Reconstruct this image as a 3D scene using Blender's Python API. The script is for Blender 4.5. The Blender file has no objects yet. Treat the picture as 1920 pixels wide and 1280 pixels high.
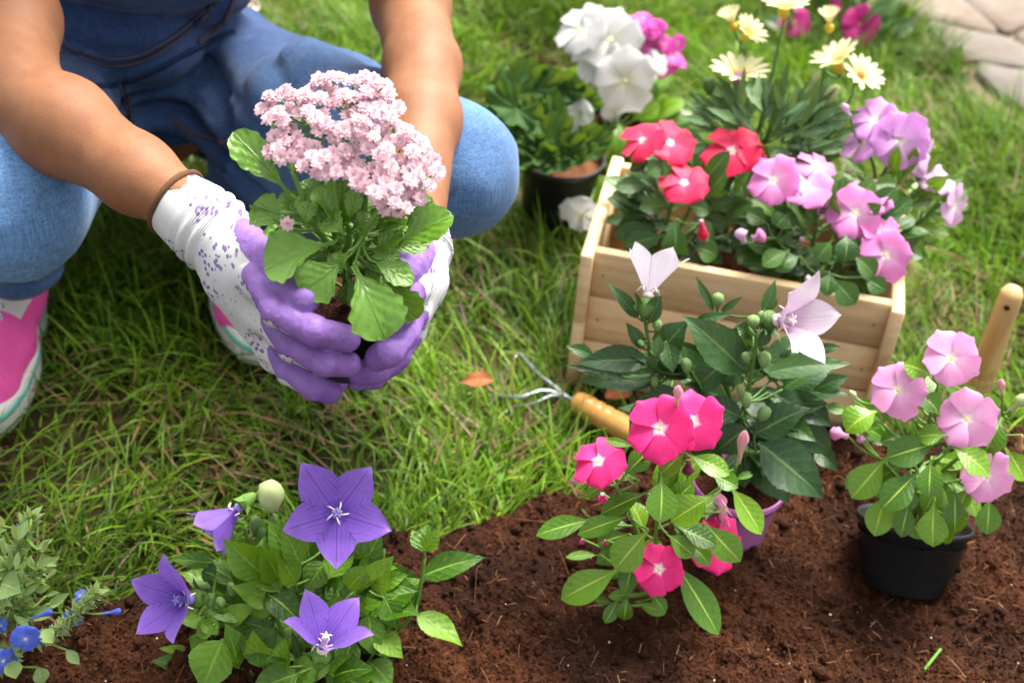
import bpy, math, random
import numpy as np
from mathutils import Vector, Matrix
from mathutils.bvhtree import BVHTree

random.seed(7)
RNG = np.random.default_rng(7)
SC = bpy.context.scene
COL = SC.collection
D2R = math.radians

# ------------------------------------------------------------------ camera
CAM_H, PITCH, ROLL, LENS = 1.0, D2R(38.0), D2R(5.0), 50.0
FPX = 1920 * LENS / 36.0
_r0 = Vector((1, 0, 0)); _u0 = Vector((0, math.sin(PITCH), math.cos(PITCH)))
FWD = Vector((0, math.cos(PITCH), -math.sin(PITCH)))
RT = _r0 * math.cos(ROLL) + _u0 * math.sin(ROLL)
UP = _u0 * math.cos(ROLL) - _r0 * math.sin(ROLL)
CAM = Vector((0, 0, CAM_H))
camd = bpy.data.cameras.new('camera')
cam = bpy.data.objects.new('camera', camd); COL.objects.link(cam)
camd.lens = LENS; camd.sensor_width = 36; camd.clip_start = 0.02; camd.clip_end = 300
cam.matrix_world = Matrix.Translation(CAM) @ Matrix((RT, UP, -FWD)).transposed().to_4x4()
camd.dof.use_dof = True; camd.dof.focus_distance = 1.10; camd.dof.aperture_fstop = 5.6
SC.camera = cam

# ------------------------------------------------------------------ light
SUN_DIR = Vector((0.24, 0.42, 0.88)).normalized()
W = bpy.data.worlds.new('World'); SC.world = W; W.use_nodes = True
wn, wl = W.node_tree.nodes, W.node_tree.links
wn.clear()
sky = wn.new('ShaderNodeTexSky'); sky.sky_type = 'NISHITA'; sky.sun_disc = False
sky.sun_elevation = math.asin(SUN_DIR.z)
sky.sun_rotation = math.atan2(SUN_DIR.x, SUN_DIR.y)
sky.air_density = 1.0; sky.dust_density = 3.0
hs = wn.new('ShaderNodeHueSaturation'); hs.inputs['Saturation'].default_value = 0.08
bg = wn.new('ShaderNodeBackground'); bg.inputs['Strength'].default_value = 0.056
wo = wn.new('ShaderNodeOutputWorld')
wl.new(sky.outputs[0], hs.inputs['Color']); wl.new(hs.outputs[0], bg.inputs['Color']); wl.new(bg.outputs[0], wo.inputs[0])
sl = bpy.data.lights.new('sun', 'SUN'); sl.energy = 1.5; sl.angle = D2R(30); sl.color = (1.0, 0.945, 0.84)
so = bpy.data.objects.new('sun', sl); COL.objects.link(so)
so.rotation_euler = SUN_DIR.to_track_quat('Z', 'Y').to_euler()
SC.view_settings.view_transform = 'Standard'; SC.view_settings.look = 'None'
SC.view_settings.gamma = 1.0; SC.view_settings.use_curve_mapping = False
SC.view_settings.exposure = 2.78
SC.cycles.max_bounces = 8; SC.cycles.transparent_max_bounces = 4
SC.cycles.use_denoising = True

# ------------------------------------------------------------------ geometry of the picture -> place
def ray(px, py):
    return (FWD + RT * ((px - 960) / FPX) + UP * ((640 - py) / FPX))
def U(px, py, Y):
    d = ray(px, py); return CAM + d * (Y / d.y)
def G(px, py, z=0.0):
    d = ray(px, py); return CAM + d * ((z - CAM_H) / d.z)
def mpp(p):                      # metres per photo pixel at a point
    return (Vector(p) - CAM).dot(FWD) / FPX
def proj(p):
    v = Vector(p) - CAM; z = v.dot(FWD)
    return 960 + v.dot(RT) / z * FPX, 640 - v.dot(UP) / z * FPX

# ------------------------------------------------------------------ noise
_T = RNG.random((64, 64, 64)).astype(np.float32)
def vnoise(p):
    p = np.asarray(p, dtype=np.float32); i = np.floor(p).astype(np.int64); f = p - i
    f = f * f * (3 - 2 * f); i &= 63; j = (i + 1) & 63
    x0, y0, z0 = i.T; x1, y1, z1 = j.T; fx, fy, fz = f.T
    def L(a, b, t): return a + (b - a) * t
    a = L(L(_T[x0, y0, z0], _T[x1, y0, z0], fx), L(_T[x0, y1, z0], _T[x1, y1, z0], fx), fy)
    b = L(L(_T[x0, y0, z1], _T[x1, y0, z1], fx), L(_T[x0, y1, z1], _T[x1, y1, z1], fx), fy)
    return L(a, b, fz) * 2 - 1
def fbm(p, octs=4, gain=.5):
    p = np.asarray(p, dtype=np.float32); o = 0; a = 1
    for k in range(octs):
        o = o + a * vnoise(p * (2 ** k) + 17.3 * k); a *= gain
    return o

# ------------------------------------------------------------------ mesh helpers
def mk(name, V, polys, uv=None, col=None, smooth=True, mat=None, attrs=None):
    """polys: list of int arrays, each (n,k)"""
    V = np.asarray(V, dtype=np.float32)
    me = bpy.data.meshes.new(name)
    me.vertices.add(len(V)); me.vertices.foreach_set('co', V.ravel())
    polys = [np.asarray(p, dtype=np.int32) for p in polys if len(p)]
    lv = np.concatenate([p.ravel() for p in polys]) if polys else np.zeros(0, np.int32)
    tot = np.concatenate([np.full(len(p), p.shape[1], np.int32) for p in polys])
    st = np.concatenate([[0], np.cumsum(tot)[:-1]]).astype(np.int32)
    me.loops.add(len(lv)); me.loops.foreach_set('vertex_index', lv)
    me.polygons.add(len(tot)); me.polygons.foreach_set('loop_start', st)
    try: me.polygons.foreach_set('loop_total', tot)
    except Exception: pass
    if smooth: me.polygons.foreach_set('use_smooth', np.ones(len(tot), dtype=bool))
    if uv is not None:
        ul = me.uv_layers.new(name='UVMap')
        ul.data.foreach_set('uv', np.asarray(uv, np.float32)[lv].ravel())
    if col is not None:
        c = np.ones((len(V), 4), np.float32); c[:, :3] = col
        a = me.color_attributes.new('tint', 'FLOAT_COLOR', 'POINT'); a.data.foreach_set('color', c.ravel())
    for k, v in (attrs or {}).items():
        a = me.attributes.new(k, 'FLOAT', 'POINT'); a.data.foreach_set('value', np.asarray(v, np.float32))
    me.update(calc_edges=True)
    if mat: me.materials.append(mat)
    return me

class MB:                        # collects grids / tubes / lathes into one mesh
    def __init__(s): s.V = []; s.Q = []; s.T = []; s.UV = []; s.n = 0
    def add(s, V, Q=(), T=(), uv=None):
        V = np.asarray(V, np.float32)
        s.V.append(V); s.UV.append(np.zeros((len(V), 2), np.float32) if uv is None else np.asarray(uv, np.float32))
        if len(Q): s.Q.append(np.asarray(Q, np.int32) + s.n)
        if len(T): s.T.append(np.asarray(T, np.int32) + s.n)
        s.n += len(V)
    def grid(s, P, uv=None, closed=False):        # P (a,b,3)
        P = np.asarray(P, np.float32); a, b = P.shape[:2]
        i = np.arange(a * b).reshape(a, b)
        j = np.concatenate([i, i[:, :1]], 1) if closed else i
        Q = np.stack([j[:-1, :-1], j[:-1, 1:], j[1:, 1:], j[1:, :-1]], -1).reshape(-1, 4)
        if uv is None:
            u, v = np.meshgrid(np.linspace(0, 1, b), np.linspace(0, 1, a)); uv = np.stack([u, v], -1).reshape(-1, 2)
        s.add(P.reshape(-1, 3), Q, uv=uv)
    def tube(s, pts, rad, n=6, cap=True):
        pts = np.asarray([tuple(p) for p in pts], np.float64); m = len(pts)
        rad = np.broadcast_to(np.asarray(rad, float), (m,))
        t = np.gradient(pts, axis=0); t /= np.linalg.norm(t, axis=1)[:, None] + 1e-9
        h = np.array([0.13, 0.31, 0.94]) if abs(t[:, 2]).mean() < .8 else np.array([.95, .2, .1])
        x = np.cross(t, h); x /= np.linalg.norm(x, axis=1)[:, None] + 1e-9
        y = np.cross(t, x)
        a = np.linspace(0, 2 * np.pi, n, endpoint=False)
        P = pts[:, None] + rad[:, None, None] * (np.cos(a)[None, :, None] * x[:, None] + np.sin(a)[None, :, None] * y[:, None])
        if cap:
            P = np.concatenate([np.repeat(pts[:1, None], n, 1), P, np.repeat(pts[-1:, None], n, 1)], 0)
        s.grid(P[:, ::-1], closed=True)
    def lathe(s, prof, n=24, M=None):
        prof = np.asarray(prof, float); a = np.linspace(0, 2 * np.pi, n, endpoint=False)
        P = np.stack([prof[:, None, 0] * np.cos(a), prof[:, None, 0] * np.sin(a), np.repeat(prof[:, 1:2], n, 1)], -1)
        if M is not None:
            P = P @ np.array(M.to_3x3()).T + np.array(M.translation)
        s.grid(P, closed=True)
    def box(s, c, sz, M=None, bev=.0015, jit=0):
        c = np.array(c, float); h = np.array(sz, float) / 2
        V = []; 
        for sx in (-1, 1):
            for sy in (-1, 1):
                for sz_ in (-1, 1):
                    sg = np.array([sx, sy, sz_])
                    for ax in range(3):
                        q = h - bev; q = q.copy(); q[ax] = h[ax]
                        V.append(c + sg * q)
        V = np.array(V)
        if M is not None: V = V @ np.array(M.to_3x3()).T + np.array(M.translation)
        def id(sx, sy, sz_, ax): return ((sx * 2 + sy) * 2 + sz_) * 3 + ax
        Q = []; T = []
        for ax in range(3):
            b, d = [(1, 2), (2, 0), (0, 1)][ax]
            for sg in (0, 1):
                def g(i, j):
                    k = [0, 0, 0]; k[ax] = sg; k[b] = i; k[d] = j; return id(*k, ax)
                q = [g(0, 0), g(1, 0), g(1, 1), g(0, 1)]; Q.append(q if sg else q[::-1])
        for ax in range(3):                      # edge strips
            b, d = [(1, 2), (2, 0), (0, 1)][ax]
            for i in (0, 1):
                for j in (0, 1):
                    def g(t, face):
                        k = [0, 0, 0]; k[ax] = t; k[b] = i; k[d] = j; return id(*k, face)
                    q = [g(0, b), g(1, b), g(1, d), g(0, d)]
                    Q.append(q if (i ^ j) else q[::-1])
        for sx in (0, 1):
            for sy in (0, 1):
                for s2 in (0, 1):
                    t = [id(sx, sy, s2, 0), id(sx, sy, s2, 1), id(sx, sy, s2, 2)]
                    T.append(t if (sx + sy + s2) % 2 else t[::-1])
        s.add(V, Q, T)
    def mesh(s, name, mat=None, smooth=True, col=None):
        P = []
        if s.Q: P.append(np.concatenate(s.Q))
        if s.T: P.append(np.concatenate(s.T))
        return mk(name, np.concatenate(s.V), P, uv=np.concatenate(s.UV), smooth=smooth, mat=mat, col=col)

def ob(name, me, parent=None, mat=None, M=None, kind=None, label=None):
    o = bpy.data.objects.new(name, me); COL.objects.link(o)
    M = Matrix.Identity(4) if M is None else M
    if parent is not None:
        o.parent = parent
        o.matrix_basis = WORLD[parent.name].inverted() @ M
    else:
        o.matrix_basis = M
    WORLD[o.name] = M.copy()
    if mat is not None:
        if not me.materials: me.materials.append(mat)
        elif me.materials[0] is not mat:
            o.material_slots[0].link = 'OBJECT'; o.material_slots[0].material = mat
    if kind: o['kind'] = kind
    if label: o['label'] = label
    return o
WORLD = {}
def tag(o, label=None, cat=None, group=None, kind=None):
    if label: o['label'] = label
    if cat: o['category'] = cat
    if group: o['group'] = group
    if kind: o['kind'] = kind
    return o
def thing(name, label, cat, loc, group=None):
    o = bpy.data.objects.new(name, None); COL.objects.link(o)
    o.empty_display_size = .03
    o.location = loc; WORLD[o.name] = Matrix.Translation(Vector(loc))
    return tag(o, label, cat, group)

# ------------------------------------------------------------------ materials
class NT:
    def __init__(s, name):
        s.m = bpy.data.materials.new(name); s.m.use_nodes = True
        s.n = s.m.node_tree.nodes; s.l = s.m.node_tree.links; s.n.clear()
        s.out = s.n.new('ShaderNodeOutputMaterial')
    def N(s, t, **kw):
        n = s.n.new('ShaderNode' + t)
        for k, v in kw.items(): setattr(n, k, v)
        return n
    def set(s, sock, v):
        if isinstance(v, bpy.types.NodeSocket): s.l.new(v, sock)
        elif isinstance(v, (tuple, list)) and sock.type == 'RGBA': sock.default_value = tuple(v)[:3] + (1,)
        else: sock.default_value = v
    def math(s, op, a, b=0.0, c=None, clamp=False):
        n = s.N('Math', operation=op); n.use_clamp = clamp
        s.set(n.inputs[0], a); s.set(n.inputs[1], b)
        if c is not None: s.set(n.inputs[2], c)
        return n.outputs[0]
    def rng(s, x, a, b, c=0.0, d=1.0, smooth=True):
        n = s.N('MapRange'); n.interpolation_type = 'SMOOTHSTEP' if smooth else 'LINEAR'
        for i, v in enumerate((x, a, b, c, d)): s.set(n.inputs[i], v)
        return n.outputs[0]
    def mix(s, f, a, b, bt='MIX'):
        n = s.N('Mix', data_type='RGBA', blend_type=bt)
        s.set(n.inputs[0], f); s.set(n.inputs[6], a); s.set(n.inputs[7], b)
        return n.outputs[2]
    def noise(s, scale, vec=None, det=3.0, rough=.55, out=0):
        n = s.N('TexNoise'); n.inputs['Scale'].default_value = scale; n.inputs['Detail'].default_value = det; n.inputs['Roughness'].default_value = rough
        if vec is not None: s.l.new(vec, n.inputs['Vector'])
        return n.outputs[out]
    def vor(s, scale, vec=None, feature='F1', out='Distance', rand=1.0):
        n = s.N('TexVoronoi', feature=feature); n.inputs['Scale'].default_value = scale; n.inputs['Randomness'].default_value = rand
        if vec is not None: s.l.new(vec, n.inputs['Vector'])
        return n.outputs[out]
    def obj(s): return s.N('TexCoord').outputs['Object']
    def mapping(s, vec, scale=(1, 1, 1), rot=(0, 0, 0), loc=(0, 0, 0)):
        n = s.N('Mapping'); s.l.new(vec, n.inputs['Vector']); n.inputs['Scale'].default_value = scale
        n.inputs['Rotation'].default_value = rot; n.inputs['Location'].default_value = loc
        return n.outputs[0]
    def uv(s):
        n = s.N('UVMap'); x = s.N('SeparateXYZ'); s.l.new(n.outputs[0], x.inputs[0]); return x.outputs[0], x.outputs[1]
    def attr(s, name, out='Fac'):
        n = s.N('Attribute'); n.attribute_name = name; return n.outputs[out]
    def rand(s): return s.N('ObjectInfo').outputs['Random']
    def bump(s, h, dist=.001, strength=1.0):
        n = s.N('Bump'); n.inputs['Distance'].default_value = dist; n.inputs['Strength'].default_value = strength; s.l.new(h, n.inputs['Height']); return n.outputs[0]
    def hsv(s, col, h=.5, sat=1.0, v=1.0):
        n = s.N('HueSaturation'); s.set(n.inputs['Hue'], h); s.set(n.inputs['Saturation'], sat); s.set(n.inputs['Value'], v); s.set(n.inputs['Color'], col); return n.outputs[0]
    def bsdf(s, col, rough=.5, spec=.5, normal=None, **kw):
        b = s.N('BsdfPrincipled'); s.set(b.inputs['Base Color'], col); s.set(b.inputs['Roughness'], rough); s.set(b.inputs['Specular IOR Level'], spec)
        if normal is not None: s.l.new(normal, b.inputs['Normal'])
        for k, v in kw.items(): s.set(b.inputs[k.replace('_', ' ')], v)
        return b.outputs[0]
    def done(s, sh, transl=None, tf=.3):
        if transl is not None:
            t = s.N('BsdfTranslucent'); s.set(t.inputs[0], transl)
            m = s.N('MixShader'); m.inputs[0].default_value = tf
            s.l.new(sh, m.inputs[1]); s.l.new(t.outputs[0], m.inputs[2]); sh = m.outputs[0]
        s.l.new(sh, s.out.inputs[0]); return s.m

def leaf_mat(name, base, vein, rough=.38, spec=.45, nveins=8.0, slant=2.2, side=.4, tf=.28, back=None, edge=None, trans=None, var=.35, bump=.0003):
    t = NT(name); u, v = t.uv()
    au = t.math('MULTIPLY', t.math('ABSOLUTE', t.math('SUBTRACT', u, .5)), 2.0)
    mid = t.rng(au, t.math('MULTIPLY_ADD', v, -.035, .05), t.math('MULTIPLY_ADD', v, -.07, .11), 1.0, 0.0)
    ph = t.math('SUBTRACT', t.math('MULTIPLY', v, nveins), t.math('MULTIPLY', t.math('POWER', au, .8), slant))
    ph = t.math('ADD', ph, t.math('MULTIPLY', t.noise(5.0, None, 2.0), .0)); o = t.obj(); ph = t.math('ADD', ph, t.math('MULTIPLY_ADD', t.noise(7.0, o, 2.0), 1.1, -.55))
    fr = t.math('ABSOLUTE', t.math('SUBTRACT', t.math('FRACT', ph), .5))
    sv = t.math('MULTIPLY', t.rng(fr, .0, .09, 1.0, 0.0), t.rng(au, .75, 1.0, side, side * .2))
    mask = t.math('MAXIMUM', mid, sv)
    o = t.obj(); nz = t.noise(9.0, o, 3.0)
    r = t.rand()
    c = t.hsv(base, t.math('MULTIPLY_ADD', r, -.032, .512), 1.0, t.math('ADD', t.math('MULTIPLY_ADD', r, var * 2, 1.0 - var), t.math('MULTIPLY_ADD', nz, .5, -.25)))
    c = t.mix(mask, c, vein)
    if edge is not None:
        c = t.mix(t.rng(au, .86, .97), c, edge)
    spot = t.math('MULTIPLY', t.rng(t.noise(5.0, t.mapping(o, loc=(1.3, .7, .2)), 4.0, .65), .66, .72), t.rng(t.math('FRACT', t.math('MULTIPLY', r, 7.3)), .55, .6))
    c = t.mix(t.math('MULTIPLY', spot, .55), c, (.16, .11, .03))
    if back is not None:
        c = t.mix(t.N('NewGeometry').outputs['Backfacing'], c, back)
    quilt = t.math('ADD', t.math('MULTIPLY', t.rng(fr, 0, .5), .6), t.math('MULTIPLY', mid, -.8))
    h = t.math('ADD', quilt, t.math('MULTIPLY', t.noise(60.0, o, 2.0), .35))
    b = t.bsdf(c, rough, spec, t.bump(h, bump, .8))
    return t.done(b, t.mix(.55, c, trans or (min(1, base[0] * 5 + .06), min(1, base[1] * 3.2 + .05), base[2] * .6)), tf)

def petal_mat(name, outer, mid, centre, r0=.13, r1=.3, tf=.3, veins=0.0, veincol=(0.1, 0.02, .2), rough=.5, var=.12, edge=None):
    t = NT(name); u, v = t.uv()
    nz = t.noise(14.0, t.obj(), 2.0)
    vv = t.math('ADD', v, t.math('MULTIPLY_ADD', nz, .1, -.05))
    c = t.mix(t.rng(vv, r1, r1 + .38), mid, outer)
    c = t.mix(t.rng(vv, r0, r1), centre, c)
    st = t.noise(3.0, None, 2.0)
    comb = t.N('CombineXYZ'); t.set(comb.inputs[0], t.math('MULTIPLY', u, 26.0)); t.set(comb.inputs[1], t.math('MULTIPLY', v, 2.0)); t.set(comb.inputs[2], t.math('MULTIPLY', t.rand(), 20.0))
    s = t.noise(1.0, comb.outputs[0], 2.0)
    c = t.hsv(c, 0.5, 1.0, t.math('ADD', t.math('MULTIPLY_ADD', s, .24, .88 - var / 2), t.math('MULTIPLY', t.rand(), var)))
    if veins > 0:
        # branching vein lines that fan out from the petal base
        uu = t.math('SUBTRACT', u, .5)
        c2 = t.N('CombineXYZ'); t.set(c2.inputs[0], t.math('MULTIPLY', uu, 9.0)); t.set(c2.inputs[1], t.math('MULTIPLY', v, 2.6)); t.set(c2.inputs[2], 3.0)
        w = t.vor(1.0, c2.outputs[0], 'DISTANCE_TO_EDGE')
        net = t.math('MULTIPLY', t.rng(w, .0, .035, 1.0, 0.0), t.rng(v, .25, .6, 0.0, veins * .35))
        pl_ = t.math('ADD', t.math('MULTIPLY', uu, t.math('MULTIPLY_ADD', v, 5.0, 7.0)), t.math('MULTIPLY', t.noise(1.3, c2.outputs[0], 2.0), .8))
        fr_ = t.math('ABSOLUTE', t.math('SUBTRACT', t.math('FRACT', pl_), .5))
        ln = t.math('MAXIMUM', net, t.math('MULTIPLY', t.rng(fr_, .0, .10, 1.0, 0.0), t.rng(v, .35, .85, veins, 0.0)))
        mr = t.math('MULTIPLY', t.rng(t.math('ABSOLUTE', uu), .004, .02, 1.0, 0.0), veins)
        c = t.mix(t.math('MAXIMUM', ln, mr), c, veincol)
    if edge is not None:
        c = t.mix(t.rng(v, .8, 1.0), c, edge)
    b = t.bsdf(c, rough, .3, t.bump(s, .0006, .6), Sheen_Weight=.15)
    return t.done(b, c, tf)

def plain(name, col, rough=.5, spec=.5, nscale=40., namp=.25, bump=.0005, tf=None, **kw):
    t = NT(name); o = t.obj(); n = t.noise(nscale, o, 4.0)
    c = t.hsv(col, .5, 1.0, t.math('ADD', t.math('MULTIPLY_ADD', n, namp * 2, 1 - namp), t.math('MULTIPLY_ADD', t.rand(), .16, -.08)))
    b = t.bsdf(c, rough, spec, t.bump(n, bump), **kw)
    return t.done(b, c if tf else None, tf or 0)
# ------------------------------------------------------------------ ground, soil, lawn, path
bpts = [G(x, y) for x, y in [(-1500, 1150), (-300, 1150), (0, 1128), (230, 1100), (330, 1062), (520, 1030), (700, 1005), (850, 968), (1000, 925), (1090, 900), (1180, 850), (1300, 810), (1450, 790), (1600, 800), (1760, 815), (1920, 800), (2300, 830), (2900, 860)]]
BX = np.array([p.x for p in bpts]); BY = np.array([p.y for p in bpts])
def border(x): return np.interp(x, BX, BY)
def gz(px, py): p = G(px, py); return p.x, p.y
POT_R = G(1700, 1085); POT_P = G(1362, 1035); RIDGE = G(1350, 1085); DIP2 = G(1440, 1225); HOLE = G(1590, 1065)
def soil_h(x, y, detail=True):
    x = np.asarray(x, float); y = np.asarray(y, float)
    p = np.stack([x, y, np.zeros_like(x)], -1).reshape(-1, 3)
    h = .014 + .015 * fbm(p * 9 + 5, 2).reshape(x.shape)
    def ga(c, s): return np.exp(-((x - c.x) ** 2 + (y - c.y) ** 2) / (2 * s * s))
    h = h - .014 * ga(POT_R, .06) - .012 * ga(HOLE, .035) + .020 * np.exp(-((x - RIDGE.x) ** 2 / (2 * .075 ** 2) + (y - RIDGE.y) ** 2 / (2 * .022 ** 2))) - .020 * ga(DIP2, .018) - .006 * ga(POT_P, .05)
    if detail:
        q = p.copy()
        h = h + (0.0080 * fbm(q * 34, 3, .55) + .0048 * np.abs(fbm(q * 95 + 9, 3, .6)) + .0011 * fbm(q * 420, 2)).reshape(x.shape)
    e = border(x) + .012 * fbm(p * 22 + 40, 2).reshape(x.shape) - y
    k = np.clip(e / .03, 0, 1); k = k * k * (3 - 2 * k)
    h = np.maximum(h, -.010 + .25 * (h + .010))
    return (h + .016) * k - .016 - .012 * (k <= 0)
def soilz(x, y): return float(soil_h(np.array([[x]]), np.array([[y]]), False)[0, 0])

t = NT('lawn_earth'); o_ = t.obj()
n1 = t.noise(3.0, o_, 5.0); n2 = t.noise(70.0, o_, 4.0)
c = t.mix(t.rng(n1, .35, .65), (.018, .022, .006), (.034, .020, .010)); c = t.mix(t.rng(n2, .5, .75), c, (.075, .048, .02))
M_EARTH = t.done(t.bsdf(c, .95, .1, t.bump(n2, .004)))
S = 40.0; gx = np.array([-S, -4, -1.2, 1.2, 4, S]); gy = np.array([-S, -4, .4, 1.4, 4, S])
P = np.array([[(x, y, -.017) for x in gx] for y in gy]); mb = MB(); mb.grid(P)
ob('ground', mb.mesh('ground', M_EARTH), kind='structure')

t = NT('peat_soil'); o_ = t.obj()
n1 = t.noise(28.0, o_, 4.0); n2 = t.noise(330.0, o_, 4.0, .7); n3 = t.vor(260.0, o_); nl = t.noise(7.0, o_, 3.0)
c = t.mix(t.rng(n1, .3, .7), (.026, .0078, .0030), (.066, .0212, .0082)); c = t.mix(t.rng(n2, .45, .75), c, (.125, .046, .019))
c = t.mix(t.rng(nl, .42, .62, 0, .8), c, (.018, .006, .003))
h_ = t.math('ADD', t.math('MULTIPLY', n2, .9), t.math('MULTIPLY', n3, -.8))
M_SOIL = t.done(t.bsdf(c, .95, .15, t.bump(h_, .0035, 1.0)))
xs = np.arange(-.80, 1.15, .0023); ys = np.arange(.55, 1.32, .0023)
X, Y = np.meshgrid(xs, ys); Z = soil_h(X, Y)
keep = (border(X) + .03 - Y) > 0
idx = np.full(X.shape, -1); idx[keep] = np.arange(keep.sum())
q = np.stack([idx[:-1, :-1], idx[:-1, 1:], idx[1:, 1:], idx[1:, :-1]], -1).reshape(-1, 4); q = q[(q >= 0).all(1)]
ob('soil', mk('soil', np.stack([X[keep], Y[keep], Z[keep]], -1), [q], mat=M_SOIL), kind='structure')

# loose crumbs of peat
def scatter_soil(n, x0=-.50, x1=.80, y0=.72, y1=1.28, margin=.0):
    x = RNG.uniform(x0, x1, n); y = RNG.uniform(y0, y1, n)
    k = (border(x) - margin - y) > 0
    return x[k], y[k]
oct_v = np.array([(1, 0, 0), (-1, 0, 0), (0, 1, 0), (0, -1, 0), (0, 0, 1), (0, 0, -1)], float)
oct_f = np.array([(0, 2, 4), (2, 1, 4), (1, 3, 4), (3, 0, 4), (2, 0, 5), (1, 2, 5), (3, 1, 5), (0, 3, 5)])
def pebbles(name, x, y, r, mat, sink=.3, flat=1.0):
    n = len(x); z = np.concatenate([soil_h(x[i:i + 20000], y[i:i + 20000]) for i in range(0, n, 20000)])
    V = oct_v[None] * (r[:, None, None] * RNG.uniform(.6, 1.25, (n, 6, 1)))
    a = RNG.uniform(0, 6.28, n); ca, sa = np.cos(a), np.sin(a); b = RNG.uniform(-.8, .8, n); cb, sb = np.cos(b), np.sin(b)
    x1 = V[..., 0] * ca[:, None] - V[..., 1] * sa[:, None]; y1 = V[..., 0] * sa[:, None] + V[..., 1] * ca[:, None]
    y2 = y1 * cb[:, None] - V[..., 2] * sb[:, None]; z2 = (y1 * sb[:, None] + V[..., 2] * cb[:, None]) * flat
    V = np.stack([x1 + x[:, None], y2 + y[:, None], z2 + (z + r * (1 - sink) * .6)[:, None]], -1)
    F = (oct_f[None] + 6 * np.arange(n)[:, None, None]).reshape(-1, 3)
    return mk(name, V.reshape(-1, 3), [F], mat=mat)
x, y = scatter_soil(52000, margin=-.01); r = RNG.gamma(2.2, .00042, len(x)).clip(.0005, .0042)
tag(ob('soil_crumbs', pebbles('soil_crumbs', x, y, r, M_SOIL)), 'loose crumbs of dark brown peat lying over the flower bed', 'soil', kind='stuff')
x, y = scatter_soil(1500, margin=.0); r = RNG.gamma(2.5, .0016, len(x)).clip(.002, .009)
tag(ob('soil_clods', pebbles('soil_clods', x, y, r, M_SOIL, sink=.75)), 'larger damp clods of peat half sunk in the flower bed', 'soil', kind='stuff')
x, y = scatter_soil(150, margin=.02); r = RNG.uniform(.0006, .0014, len(x))
M_PERL = plain('perlite', (.75, .73, .68), .8, .2)
tag(ob('perlite_grains', pebbles('perlite_grains', x, y, r, M_PERL, sink=0)), 'tiny white perlite grains scattered over the brown soil', 'perlite', kind='stuff')
# fibres
def ribbons(name, x, y, z, length, width, az, lean, curl, col, mat, segs=3, taper=True):
    """curved flat blades: lean = start angle from vertical, curl = added angle to the tip"""
    n = len(x); ts = np.linspace(0, 1, segs + 1)
    ang = lean[:, None] + curl[:, None] * ts[None]
    st = length[:, None] / segs
    hx = np.concatenate([np.zeros((n, 1)), np.cumsum(np.sin(ang[:, :-1]) * st, 1)], 1)
    hz = np.concatenate([np.zeros((n, 1)), np.cumsum(np.cos(ang[:, :-1]) * st, 1)], 1)
    dx, dy = np.cos(az)[:, None], np.sin(az)[:, None]
    tw = RNG.uniform(-.9, .9, n)[:, None] * ts[None]
    cx = x[:, None] + hx * dx; cy = y[:, None] + hx * dy; cz = z[:, None] + hz
    w = width[:, None] * .5 * ((1 - .35 * ts - .6 * ts ** 4) if taper else np.ones_like(ts))[None]
    sx = -np.sin(az)[:, None] * np.cos(tw); sy = np.cos(az)[:, None] * np.cos(tw); sz = np.sin(tw) * .8
    A = np.stack([cx - sx * w, cy - sy * w, cz - sz * w], -1); B = np.stack([cx + sx * w, cy + sy * w, cz + sz * w], -1)
    V = np.stack([A, B], 2).reshape(n, -1, 3); m = 2 * (segs + 1)
    q = np.array([[2 * i, 2 * i + 1, 2 * i + 3, 2 * i + 2] for i in range(segs)])
    F = (q[None] + m * np.arange(n)[:, None, None]).reshape(-1, 4)
    c = None
    if col is not None:
        sh = (.75 + .45 * ts)[None, :, None, None]
        c = (np.asarray(col)[:, None, None, :] * np.broadcast_to(np.ones_like(sh), (1, segs + 1, 2, 1))).reshape(-1, 3)
    return mk(name, V.reshape(-1, 3), [F], col=c, mat=mat)
def tint_mat(name, rough=.55, spec=.3, tf=.3):
    t = NT(name); a = t.N('Attribute'); a.attribute_name = 'tint'
    return t.done(t.bsdf(a.outputs['Color'], rough, spec), a.outputs['Color'] if tf else None, tf)
M_FIB = tint_mat('peat_fibre', .9, .1, 0); M_GRASS = tint_mat('grass_blade', .5, .35, .35)
x, y = scatter_soil(3600, margin=-.005); n = len(x)
z = soil_h(x, y) + .001
c = np.array([(.12, .052, .023)]) * RNG.uniform(.5, 1.7, (n, 1)); c[RNG.random(n) < .025] = (.30, .19, .10)
tag(ob('soil_fibres', ribbons('soil_fibres', x, y, z, RNG.gamma(3, .0034, n), RNG.uniform(.0003, .0008, n), RNG.uniform(0, 6.28, n), RNG.uniform(.7, 1.6, n), RNG.uniform(-.3, 1.6, n), c, M_FIB, 4, False)),
    'thin pale root fibres lying tangled on the peat soil', 'fibres', kind='stuff')

# path edge line (far right)
PA = G(1615, -10); PB = G(1935, 250); pd = (PB - PA); pd.z = 0; pd.normalize(); pn = Vector((-pd.y, pd.x, 0))
if pn.x < 0: pn = -pn
def path_side(x, y): return (x - PA.x) * pn.x + (y - PA.y) * pn.y
# crate frame
A0 = G(1060, 718, 0)
lo, hi = .05, .4
for _ in range(40):
    mid = (lo + hi) / 2; q_ = G(1089, 478, mid)
    if q_.y > A0.y: lo = mid
    else: hi = mid
CH = (lo + hi) / 2
AT = Vector((A0.x, A0.y, CH)); BT = G(1697, 588, CH)
cdx = (BT - AT); cdx.z = 0; CW = cdx.length; cdx.normalize(); cdy = Vector((-cdx.y, cdx.x, 0))
DT = G(1174, 296, CH); CD = (DT - AT).dot(cdy)
print('crate', CH, CW, CD, A0, math.degrees(math.atan2(cdx.y, cdx.x)), (DT - AT).dot(cdx))

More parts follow.
